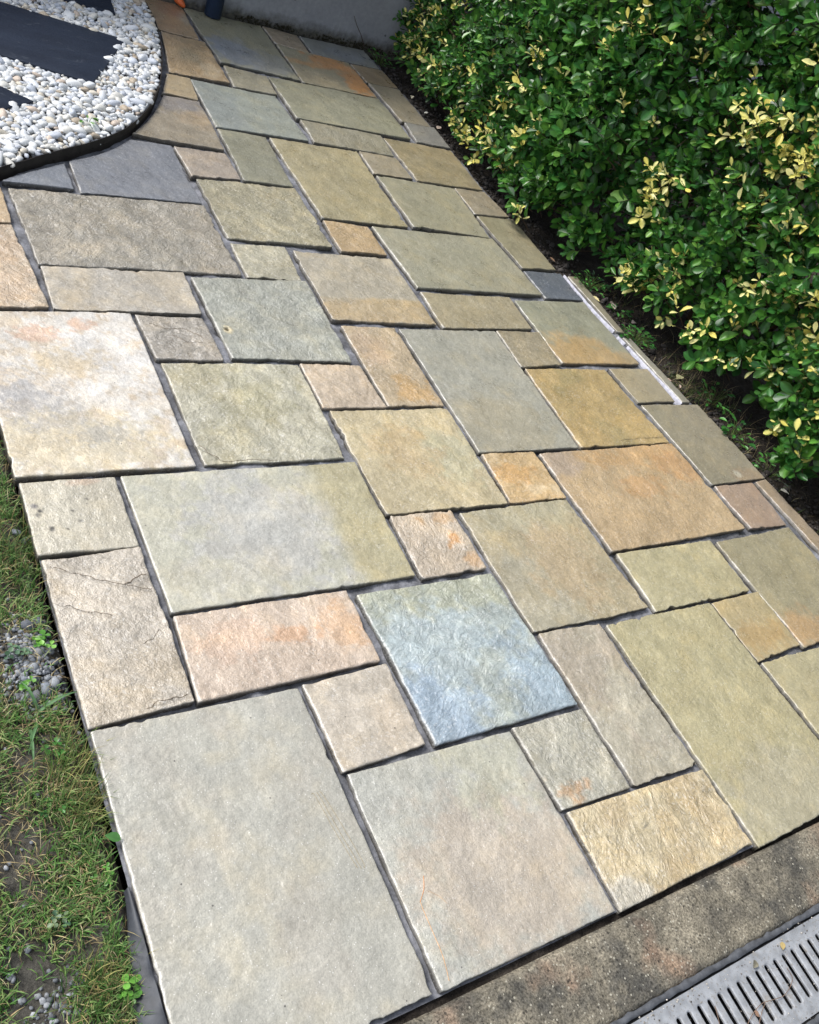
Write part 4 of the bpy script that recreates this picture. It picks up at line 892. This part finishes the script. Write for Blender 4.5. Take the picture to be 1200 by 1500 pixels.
nS = len(SH['P']); D = SH['D']; ref = np.where(np.abs(D[:, 2:3]) < 0.9, np.array([[0, 0, 1.0]]), np.array([[1.0, 0, 0]])); A_ = norm(np.cross(D, ref)); B_ = np.cross(D, A_); ph0 = rng.uniform(0, 3.14, nS)
LB = []; LO = []; LTi = []; LK = []
for i in range(4):
    sel = SH['nodes'] > i; m = int(sel.sum()); f = i / np.maximum(SH['nodes'][sel] - 1, 1); d = D[sel]
    q = SH['P'][sel] + d * (SH['L'][sel] * (0.15 + 0.85 * f))[:, None]
    for s_ in (0, 1):
        ph = ph0[sel] + i * 1.5708 + s_ * math.pi + rng.normal(0, 0.2, m); rad = np.cos(ph)[:, None] * A_[sel] + np.sin(ph)[:, None] * B_[sel]
        sp = 1.15 - 0.65 * f + rng.normal(0, 0.15, m); ld = rad * np.sin(sp)[:, None] + d * np.cos(sp)[:, None]
        ln = SH['ll'][sel] * (1.0 - 0.35 * f) * rng.uniform(0.75, 1.15, m); up = d * 0.8 + np.array([0, 0, 0.45]) + rng.normal(0, 0.18, (m, 3))
        kd = SH['kind'][sel]; kg = rng.choice(7, m, p=[.24, .2, .18, .12, .12, .1, .04]); kv = rng.choice([10, 11, 12, 7, 0, 1], m, p=[.3, .27, .23, .06, .09, .05]); ky = rng.choice([7, 8, 9, 10, 11], m, p=[.24, .24, .12, .2, .2])
        Bm = basis(ld, up) * ln[:, None, None]; Bm[:, :, 1] *= np.where(kd == 2, 0.8, 1.0)[:, None]
        LB.append(Bm); LO.append(q + rad * 0.003); LK.append(np.where(kd == 0, kg, np.where(kd == 1, kv, ky))); LTi.append(np.where(SH['low'][sel], 4, rng.integers(0, 4, m)))
LB = np.concatenate(LB); LO = np.concatenate(LO); LK = np.concatenate(LK); LTi = np.concatenate(LTi)
sel = np.where(~SH['low'])[0]; a3 = np.array([0, 2.09, 4.19]); ring = np.cos(a3)[None, :, None] * A_[sel][:, None] + np.sin(a3)[None, :, None] * B_[sel][:, None]
p0 = (SH['P'][sel] - D[sel] * 0.06)[:, None] + ring * 0.0022; p1 = (SH['P'][sel] + D[sel] * SH['L'][sel][:, None])[:, None] + ring * 0.0008
TV = np.concatenate([p0, p1], 1).reshape(-1, 3); bi = np.arange(len(sel))[:, None] * 6; TF = np.concatenate([bi + np.array([[0, 1, 4, 3]]), bi + np.array([[1, 2, 5, 4]]), bi + np.array([[2, 0, 3, 5]])])

hedge = link("hedge", None, label="tall green hedge with yellow variegated sprigs along the right side", cat="hedge", loc=(HX + 0.3, 2.0, -0.02))
H0 = np.array(hedge.location)
# the 300 leaves that show largest are single parts
CM = np.array(CI); mid_ = LO + LB[:, :, 0] * 0.5; q = mid_ @ CM[:3, :3].T + CM[:3, 3]; dz_ = np.maximum(-q[:, 2], 0.05); pu = 600 + 1301.78 * q[:, 0] / dz_; pv_ = 750 - 1301.78 * q[:, 1] / dz_
out = face_x(LO[:, 1], LO[:, 2]) - LO[:, 0]; vd = norm(np.array([0, 0, 1.5]) - LO); facing = np.abs((norm(LB[:, :, 2]) * vd).sum(1))
sc = np.linalg.norm(LB[:, :, 0], axis=1) / dz_ * (0.3 + facing) * (1 + 2 * out) * (out > 0.045) * (pu > 600) * (pu < 1195) * (pv_ > 5) * (pv_ < 800) * (LTi < 4)
pick = np.argsort(-sc)[:300]; cache = {}
for i in pick:
    t, k = int(LTi[i]), int(LK[i])
    if (t, k) not in cache:
        cache[(t, k)] = mesh("leaf", ALLT[t][0], ALLT[t][1], LC[t][k]); cache[(t, k)].materials.append(M['leaf'])
    lo = link("leaf", cache[(t, k)], None, hedge); m4 = Matrix.Identity(4)
    for r in range(3):
        for c in range(3): m4[r][c] = float(LB[i, r, c])
        m4[r][3] = float(LO[i, r] - H0[r])
    lo.matrix_basis = m4
restm = np.ones(len(LO), bool); restm[pick] = False
LV = []; LF = []; LCc = []; off = 0
for t in range(5):
    idx = np.where(restm & (LTi == t))[0]; V, F, E_ = ALLT[t]; nV = len(V)
    W = np.einsum('nij,vj->nvi', LB[idx], V) + (LO[idx] - H0)[:, None]
    LV.append(W.reshape(-1, 3)); LF.append((F[None] + (np.arange(len(idx)) * nV)[:, None, None] + off).reshape(-1, 3)); off += len(idx) * nV
    LCc.append((LC[t][LK[idx]] * rng.uniform(0.8, 1.18, (len(idx), 1, 1))).reshape(-1, 3))
link("foliage", mesh("foliage", np.vstack(LV), np.vstack(LF), np.vstack(LCc)), M['leaf'], hedge, kind="stuff")
# woody stems inside
for j in range(26):
    y = HY0 + 0.1 + (HY1 - HY0 - 0.2) * (j + rng.uniform(-0.3, 0.3)) / 25; x = HX + rng.uniform(0.36, 0.5)
    for b in range(3):
        p = np.array([x, y, -0.02]); pts = [p]; d = np.array([rng.normal(0.0, 0.12), rng.normal(0, 0.25), 1.0])
        for s in range(7): d = d + rng.normal(0, 0.12, 3); p = p + d / np.linalg.norm(d) * 0.19; p[0] = max(p[0], HX + 0.34); pts.append(p)
        V, F = tube_arrays(pts, np.linspace(0.012, 0.004, 8), 6); twigs.add(V, F)
    for b in range(16):
        z = rng.uniform(0.1, 1.5); p = np.array([x + rng.normal(0, 0.05), y + rng.normal(0, 0.1), z]); e = np.array([float(face_x(y, z)) + 0.06, y + rng.normal(0, 0.15), z + rng.uniform(0.0, 0.2)])
        m = (p + e) / 2 + rng.normal(0, 0.03, 3); V, F = tube_arrays([p, m, e], [0.004, 0.003, 0.0018], 4); twigs.add(V, F)
twigs.V = [tuple(v) for v in TV.tolist()] + twigs.V; twigs.F = [tuple(f) for f in TF.tolist()] + [tuple(i + len(TV) for i in f) for f in twigs.F]
tw = twigs.me("branches"); tw.transform(Matrix.Translation(-Vector(H0))); link("branches", tw, M['bark'], hedge)

# small weeds in the soil strip and the lawn
def weed(name, loc, label, cat, n, leaf_len, cols, spread, height, group=None, lobes=1):
    w = link(name, None, label=label, cat=cat, group=group, loc=loc)
    bs = Bag()
    for i in range(n):
        th = rng.uniform(0, 6.28); rr = spread * math.sqrt(rng.random()); top = np.array([rr * math.cos(th), rr * math.sin(th), height * rng.uniform(0.4, 1.0) * (1 - 0.5 * rr / spread)])
        V, F = tube_arrays([np.array([0.15 * top[0], 0.15 * top[1], -0.01]), top * np.array([0.6, 0.6, 0.6]), top], [0.0009, 0.0008, 0.0006], 3); bs.add(V, F[:-2], lin((96, 120, 60)))
        c = lin(cols[int(rng.integers(len(cols)))]) * rng.uniform(0.8, 1.2)
        for l in range(lobes):
            a = th + (l * 2.094 if lobes == 3 else rng.normal(0, 0.5)); T = LT[int(rng.integers(4))]
            Bm = basis(np.array([math.cos(a), math.sin(a), rng.uniform(-0.15, 0.35)]), np.array([rng.normal(0, 0.2), rng.normal(0, 0.2), 1.0])) * leaf_len * rng.uniform(0.7, 1.2)
            if lobes == 3: Bm = Bm @ np.diag([1, 1.5, 1])
            V = T[0] @ Bm.T + top; lo = link("leaf", mesh("leaf", V, T[1], np.tile(c, (len(V), 1))), M['leaf'], w)
    link("stem", bs.me("stem"), M['grass'], w)
    return w
G1 = [(60,120,50), (80,140,60), (50,104,46)]; G2 = [(110,168,66), (92,150,58), (128,180,80)]; G3 = [(96,124,92), (80,112,84), (120,140,104)]
wz = lambda x, y: float(soil_z(np.array(x), np.array(y)))
for (x, y, n, ll, sp, h, lab) in [(2.80, 2.0, 80, 0.019, 0.075, 0.07, "bushy green weed touching the white mortar line"), (2.80, 2.36, 70, 0.018, 0.085, 0.07, "low green weed beside the small dark blue paving stone"),
        (2.86, 1.43, 24, 0.028, 0.08, 0.08, "sparse green weed in the soil under the dark hedge gap"), (2.90, 1.24, 22, 0.03, 0.08, 0.07, "green weed in the soil nearest the camera"),
        (2.70, 4.32, 34, 0.022, 0.08, 0.10, "green weed in the corner between wall and hedge"), (2.84, 2.17, 18, 0.026, 0.04, 0.05, "small round leaved weed among the fallen leaves"), (2.92, 1.62, 30, 0.024, 0.09, 0.08, "weed in the dry grass below the hedge")]:
    weed("weed", (x, y, wz(x, y) - 0.002), lab, "weed", n, ll, G1, sp, h, "weeds in the hedge bed")
lz = lambda x, y: float(lawn_z(np.array(x), np.array(y)))
for (x, y, n, ll, sp, h, c, lab) in [(0.347, 0.998, 6, 0.011, 0.018, 0.035, G2, "bright clover by the grey chippings, farthest one"), (0.303, 0.912, 3, 0.011, 0.016, 0.03, G2, "small bright clover among the larger chippings"),
        (0.318, 0.775, 5, 0.011, 0.02, 0.035, G1, "dark clover beside the tall grass tuft"), (0.338, 0.352, 6, 0.012, 0.016, 0.045, G2, "bright clover over the black plastic strip"),
        (0.285, 0.985, 5, 0.010, 0.025, 0.03, G3, "greyish green clover left of the chippings"), (0.335, 0.53, 4, 0.008, 0.02, 0.03, G2, "small clover near the big grey paving stone"),
        (0.257, 0.482, 4, 0.009, 0.02, 0.03, G3, "blue green clover in the middle of the near grass"), (0.355, 0.30, 6, 0.010, 0.022, 0.035, G1, "green clover at the near end of the plastic strip"), (0.30, 0.66, 4, 0.008, 0.03, 0.03, G1, "small clover in the lawn's dry patch")]:
    weed("clover", (x, y, lz(x, y)), lab, "clover", n, ll, c, sp, h, "clovers in the lawn", 3)
def single_leaf(name, loc, L, az, tilt, col, label, cat, group, wid=1.0, W=None):
    T = LT[int(rng.integers(4))]; Bm = basis(np.array([math.cos(az), math.sin(az), tilt]), np.array([0.1 * rng.normal(), 0.1 * rng.normal(), 1.0])) * L @ np.diag([1, wid, 1])
    V = T[0] @ Bm.T; return link(name, mesh(name, V, T[1], np.tile(lin(col), (len(V), 1)) * (1 - 0.15 * (T[2] < 0.1))[:, None]), M['leaf'] if cat != "fallen leaf" else M['dry'], label=label, cat=cat, group=group, loc=loc)
single_leaf("broad_leaf", (0.352, 0.59, 0.008), 0.028, -0.5, 0.05, (80,128,66), "single green leaf lying over the edge of the huge grey stone", "leaf", None, 1.1)
for (x, y, L, az, col, lab) in [(2.775, 2.24, 0.042, 2.0, (228,214,160), "pale yellow fallen leaf against the narrow paving strip"), (2.822, 2.19, 0.036, 1.2, (222,206,190), "pinkish fallen leaf on the soil, second from the strip"), (2.83, 2.235, 0.03, 0.2, (150,136,126), "brownish fallen leaf behind the pinkish ones"),
        (2.863, 2.11, 0.036, 0.3, (214,196,186), "pink grey fallen leaf right of the bushy weed"), (2.795, 1.745, 0.032, 2.8, (226,196,180), "pink fallen leaf beside the second narrow strip"), (2.84, 1.76, 0.045, 0.4, (186,184,140), "pale green fallen leaf on dry grass"), (2.80, 1.70, 0.02, 1.0, (226,200,188), "tiny pink fallen leaf below the pink one"),
        (2.90, 1.135, 0.042, 2.6, (232,226,212), "white fallen leaf on the soil under the nearest leaves"), (2.69, 3.91, 0.034, 1.0, (222,214,190), "cream fallen leaf on dark soil near the far stones"), (2.68, 3.75, 0.03, 0.2, (226,224,214), "small white fallen leaf at the far soil edge"), (2.695, 3.62, 0.036, 0.7, (206,186,170), "beige fallen leaf below the white one at the far soil edge"), (2.72, 2.52, 0.03, 2.2, (150,120,96), "brown fallen leaf by the bare soil patch")]:
    single_leaf("fallen_leaf", (x, y, wz(x, y) + 0.012), L, az, 0.12, col, lab, "fallen leaf", "fallen leaves on the hedge bed", 1.15)
link("twig", mesh("twig", *tube_arrays([(2.62, 4.385, 0.02), (2.585, 4.392, 0.07), (2.545, 4.395, 0.11), (2.515, 4.397, 0.15)], [0.0022, 0.0018, 0.0016, 0.001], 5)), M['bark'], label="thin dark twig leaning on the wall near the corner weed", cat="twig")
weed("weed", (0.884, 3.035, 0.022), "small bright weed growing among the white pebbles", "weed", 5, 0.022, [(120,170,80), (96,140,70)], 0.02, 0.05)

# ------------------------------------------------------------------ grass and dry straw
def blade_field(n, pos_fn, len_rng, width, cols, lay, name, mat, kind="stuff", parent=None, label=None, cat=None, zf=lawn_z):
    xs = np.zeros(0); ys = np.zeros(0)
    while len(xs) < n: x, y = pos_fn(n); xs = np.append(xs, x); ys = np.append(ys, y)
    x = xs[:n]; y = ys[:n]; z = zf(x, y); th = rng.uniform(0, 6.283, n); L = rng.uniform(*len_rng, n); ly = np.clip(rng.normal(lay, 0.25, n), 0.02, 1.4)
    dh = np.stack([np.cos(th), np.sin(th), 0 * th], 1); sd0 = np.stack([-np.sin(th), np.cos(th), 0 * th], 1); side = sd0 * (width * rng.uniform(0.6, 1.3, n) / 2)[:, None]
    P = np.stack([x, y, z], 1); C = lin(np.array(cols)[rng.integers(0, len(cols), n)]) * rng.uniform(0.7, 1.2, (n, 1)); el = math.pi / 2 - ly * 0.6; tw_ = rng.normal(0, 0.5, n)
    V = np.zeros((n, 7, 3))
    for s in range(3):
        V[:, s * 2] = P - side * (1 - s * 0.18); V[:, s * 2 + 1] = P + side * (1 - s * 0.18)
        P = P + (dh * np.cos(el)[:, None] + np.array([0, 0, 1.0]) * np.sin(el)[:, None]) * (L / 3)[:, None]; el = el - ly * 0.55
        P[:, 2] = np.maximum(P[:, 2], z + 0.003); dh = norm(dh + sd0 * (tw_ * 0.3)[:, None])
    V[:, 6] = P; Cc = np.repeat(C[:, None], 7, 1)
    base = np.arange(n)[:, None] * 7
    F = np.concatenate([base + np.array([[0, 1, 3]]), base + np.array([[0, 3, 2]]), base + np.array([[2, 3, 5]]), base + np.array([[2, 5, 4]]), base + np.array([[4, 5, 6]])])
    return link(name, mesh(name, V.reshape(-1, 3), F, Cc.reshape(-1, 3)), mat, parent, kind, label, cat)
def bare(x, y):
    b = np.zeros(np.shape(x))
    for (bx, by, br) in ((0.31, 0.95, 0.085), (0.27, 0.76, 0.06), (0.345, 0.46, 0.02), (0.25, 0.62, 0.05), (0.22, 0.36, 0.03)): b = np.maximum(b, np.exp(-((x - bx) ** 2 + (y - by) ** 2) / br ** 2))
    return b
def lawn_pos(n):
    x = rng.uniform(-0.1, 0.366, 3 * n); y = rng.uniform(0.0, 1.7, 3 * n); g = fbm(x * 14, y * 14, 301, 3)
    k = (rng.random(3 * n) > bare(x, y) * 0.95) & (rng.random(3 * n) < 0.6 + 1.1 * g) & ((x < 0.345) | (rng.random(3 * n) < 0.25))
    return x[k], y[k]
GREEN_B = [(94,134,64), (80,122,56), (114,146,78), (130,152,92), (72,112,54), (142,156,102)]; DRY_B = [(178,164,120), (160,144,104), (142,122,90), (196,184,146), (122,108,78), (104,92, 70)]
blade_field(31000, lawn_pos, (0.014, 0.038), 0.0023, GREEN_B, 0.68, "grass", M['grass'])
blade_field(11000, lawn_pos, (0.015, 0.04), 0.0014, DRY_B, 1.0, "dry_grass", M['dry'])
blade_field(900, lambda n: (rng.uniform(0.1, 0.36, n), rng.uniform(0.55, 1.1, n)), (0.015, 0.045), 0.0012, DRY_B, 1.3, "dry_litter", M['dry'])
def tuft(cx, cy, r):
    return lambda n: (np.minimum(cx + rng.normal(0, r, n), 0.368), cy + rng.normal(0, r, n))
TG = [(104,126,64), (126,140,78), (86,110,56), (156,152,96), (150,136,92), (70,98,50)]
blade_field(230, tuft(0.335, 0.74, 0.032), (0.04, 0.08), 0.0017, TG, 0.6, "grass_tuft", M['grass'], "stuff", None, "long yellowish grass tuft spilling over the stone edge", "grass tuft")
blade_field(200, tuft(0.352, 0.655, 0.024), (0.035, 0.075), 0.0016, TG, 0.6, "grass_tuft", M['grass'], "stuff", None, "short yellow green tuft beside the corner of the huge grey stone", "grass tuft")
blade_field(380, tuft(0.30, 0.375, 0.03), (0.025, 0.055), 0.0016, TG[2:] + [(74,112,54), (90,126,62)], 0.5, "grass_tuft", M['grass'], "stuff", None, "dense dark green tuft near the bottom left corner", "grass tuft")
blade_field(420, tuft(0.325, 1.25, 0.055), (0.035, 0.07), 0.0018, TG[2:] + [(74,108,58), (96,124,66)], 0.6, "grass_tuft", M['grass'], "stuff", None, "dark green tuft beside the small cream stone", "grass tuft")
gp = link("grass_plant", None, label="single wide bladed grass plant among the grey chippings", cat="grass plant", loc=(0.305, 0.86, lz(0.305, 0.86)))
for (x, y, th, L) in ((0.0, 0.0, 0.25, 0.085), (0.0, 0.005, 1.9, 0.065), (-0.005, -0.02, -2.0, 0.07), (-0.02, -0.03, -1.7, 0.09)):
    V = []; F = []
    for i in range(8):
        t = i / 7; w = 0.0028 * (1 - t ** 2) + 0.0003; c = np.array([x + math.cos(th) * L * t, y + math.sin(th) * L * t, 0.008 + 0.02 * math.sin(t * 2.8)]); s = np.array([-math.sin(th), math.cos(th), 0]) * w
        V += [c - s, c + np.array([0, 0, -0.0012]), c + s]
    for i in range(7):
        for k in (0, 1): F.append((i * 3 + k, i * 3 + k + 1, i * 3 + k + 4, i * 3 + k + 3))
    link("grass_blade", mesh("grass_blade", V, F, np.tile(lin((92,128,84)), (len(V), 1))), M['grass'], gp)
def straw_pos(n):
    m = 6 * n; y = rng.uniform(0.9, 2.35, m); x = rng.uniform(2.775, 3.05, m); g = fbm(x * 8, y * 8, 303, 3)
    d = np.maximum.reduce([np.exp(-((y - 1.72) / 0.16) ** 2), 0.35 * np.exp(-((y - 2.25) / 0.15) ** 2), 0.3 * np.exp(-((y - 1.4) / 0.15) ** 2), 0 * y + 0.1])
    k = rng.random(m) < d * (0.7 + g); return x[k], y[k]
blade_field(750, straw_pos, (0.03, 0.10), 0.0015, [(140,126,96), (112,98,74), (164,152,120), (88,78,58), (84,104,54), (76,98,50)], 0.95, "dry_straw", M['dry'], zf=lambda X, Y: soil_z(X, Y))

# grey chippings in the bare patch
def rock_mesh(seed):
    V, F = ico(1); k = 1 + 0.35 * (np.random.default_rng(seed).random(len(V)) - 0.5); return V * k[:, None] * np.array([1.2, 0.9, 0.65]), F
rk = []
for s in range(6):
    V, F = rock_mesh(s); m_ = mesh("stone_chip", V, F, np.tile(lin([(140,146,154), (118,124,132), (156,160,164), (104,108,114), (132,134,136), (150,154,160)][s]), (len(V), 1)), False); m_.materials.append(M['rock']); rk.append(m_)
big = [(0.327,0.905,.013),(0.345,0.915,.012),(0.306,0.892,.014),(0.29,0.897,.011),(0.352,0.96,.010),(0.353,0.925,.009),(0.33,0.985,.012),(0.322,1.045,.016),(0.338,1.055,.011),(0.303,0.965,.008),(0.315,0.95,.011),(0.335,0.93,.008),(0.295,0.93,.008),(0.352,0.885,.009),(0.34,1.02,.008),(0.345,1.29,.011),(0.36,1.275,.012),(0.322,0.87,.008),(0.31,1.0,.008),(0.16,0.42,.009)]
for (x, y, r) in big:
    o = link("stone_chip", rk[int(rng.integers(6))], None, lawn); o.location = (x, y, lz(x, y) + r * 0.35); o.rotation_euler = (rng.normal(0, .3), rng.normal(0, .3), rng.uniform(0, 6)); o.scale = (r, r, r)
VV = []; FF = []; CCc = []; off = 0
for i in range(900):
    t = rng.random()
    if t < 0.75: x, y = 0.315 + rng.normal(0, 0.032), 0.96 + rng.normal(0, 0.055)
    elif t < 0.9: x, y = rng.uniform(0.1, 0.37), rng.uniform(0.2, 1.5)
    else: x, y = 0.23 + rng.normal(0, 0.03), 0.36 + rng.normal(0, 0.03)
    if x > 0.37: continue
    V, F = rock_mesh(int(rng.integers(40))); r = rng.uniform(0.0015, 0.006); e = np.array(Euler((rng.normal(0, .5), rng.normal(0, .5), rng.uniform(0, 6))).to_matrix())
    VV.append((V * r) @ e.T + np.array([x, y, lz(x, y) + r * 0.4])); FF.append(F + off); off += len(V); g = rng.uniform(90, 165); CCc.append(np.tile(lin((g, g + 3, g + 7)), (len(V), 1)))
link("fine_chippings", mesh("fine_chippings", np.vstack(VV), np.vstack(FF), np.vstack(CCc), False), M['rock'], lawn, kind="stuff")
# crumbs of earth on the hedge bed
VV = []; FF = []; CCc = []; off = 0
for i in range(2600):
    y = rng.uniform(0.7, 4.35); x = (2.66 if y > 2.41 else 2.75 if y > 1.6 else 2.81) + abs(rng.normal(0, 0.09)); V, F = rock_mesh(int(rng.integers(40))); r = rng.uniform(0.002, 0.008) if rng.random() < .9 else rng.uniform(0.008, 0.016)
    e = np.array(Euler((rng.normal(0, .5), rng.normal(0, .5), rng.uniform(0, 6))).to_matrix()); VV.append((V * r) @ e.T + np.array([x, y, wz(x, y) + r * 0.3])); FF.append(F + off); off += len(V); g = rng.uniform(28, 70); CCc.append(np.tile(lin((g + 6, g + 2, g)), (len(V), 1)))
link("soil_crumbs", mesh("soil_crumbs", np.vstack(VV), np.vstack(FF), np.vstack(CCc), False), M['rock'], kind="stuff", label="crumbly dark soil lumps under the hedge", cat="soil")

# black plastic strip along the near left stone edge
V = []; F = []
for i in range(41):
    t = i / 40; y = 0.10 + 0.40 * t; wv = 0.004 * float(fbm(np.array(y * 14), np.array(0.5), 12, 3)); wd = 0.030 * smooth(0.50, 0.33, np.array(y)) + 0.006
    for k, (dx, z) in enumerate(((0.0, -0.004), (-0.15, -0.003), (-0.5, -0.010), (-0.85, -0.014), (-1.0, -0.020))): V.append((0.372 + dx * wd + wv * (k > 0) * 0.6, y, z + 0.003 * float(vnoise(np.array(y * 30), np.array(k * 1.0), 13))))
for i in range(40):
    for k in range(4): F.append((i * 5 + k, i * 5 + k + 1, i * 5 + k + 6, i * 5 + k + 5))
link("plastic_strip", mesh("plastic_strip", V, F), M['plastic'], label="black plastic edging strip between near grass and huge grey stone", cat="plastic strip")

# ------------------------------------------------------------------ debris on the drain
dz = -0.008
for pts, lab in (([(1.556,-0.064,dz+.002),(1.55,-0.085,dz+.004),(1.51,-0.10,dz+.003),(1.47,-0.096,dz+.005),(1.44,-0.092,dz+.004),(1.40,-0.10,dz+.004),(1.37,-0.115,dz+.004),(1.36,-0.14,dz+.002)], "long reddish vine stem curling over the drain slots"),
                 ([(1.45,-0.094,dz+.004),(1.425,-0.105,dz+.006),(1.405,-0.12,dz+.004),(1.41,-0.135,dz+.002)], "short vine stem branching on the drain"), ([(1.335,-0.055,dz+.003),(1.325,-0.075,dz+.004),(1.31,-0.10,dz+.003),(1.30,-0.115,dz+.002)], "thin dry stem at the left drain slots")):
    V, F = tube_arrays(spline(pts, 6), np.full(len(spline(pts, 6)), 0.0007), 5); link("dry_stem", mesh("dry_stem", V, F, np.tile(lin((122,102,88)), (len(V), 1))), M['dry'], label=lab, cat="stem", group="dry stems on the drain")
for (x, y, L, az, col, lab) in ((1.575,-0.035,0.016,1.0,(170,150,100),"small tan dry leaf scrap on the drain's far rail"), (1.475,-0.035,0.02,0.4,(120,116,100),"grey dry leaf scrap on the drain left of the tan one"), (1.42,-0.108,0.014,2.0,(150,120,100),"curled brown scrap at the vine's fork on the drain")):
    single_leaf("leaf_scrap", (x, y, dz + 0.002), L, az, 0.15, col, lab, "fallen leaf", "leaf scraps on the drain", 1.2)
VV = []; FF = []; CCc = []; off = 0
for i in range(420):
    x = rng.uniform(0.9, 1.9); y = rng.uniform(-0.16, -0.012) if rng.random() < .7 else rng.uniform(-0.03, 0.0); V, F = rock_mesh(int(rng.integers(40))); r = rng.uniform(0.0006, 0.002)
    if -0.127 < y < -0.041: r *= 0.6
    VV.append(V * r + np.array([x, y, -0.0095 + r * 0.3])); FF.append(F + off); off += len(V); g = rng.uniform(70, 215); CCc.append(np.tile(lin((g, g * .96, g * .9)), (len(V), 1)))
link("grit", mesh("grit", np.vstack(VV), np.vstack(FF), np.vstack(CCc), False), M['rock'], drain, kind="stuff")
bpy.data.objects["grit"].location = (-1.4, 0.08, 0.01)
bpy.context.view_layer.update()
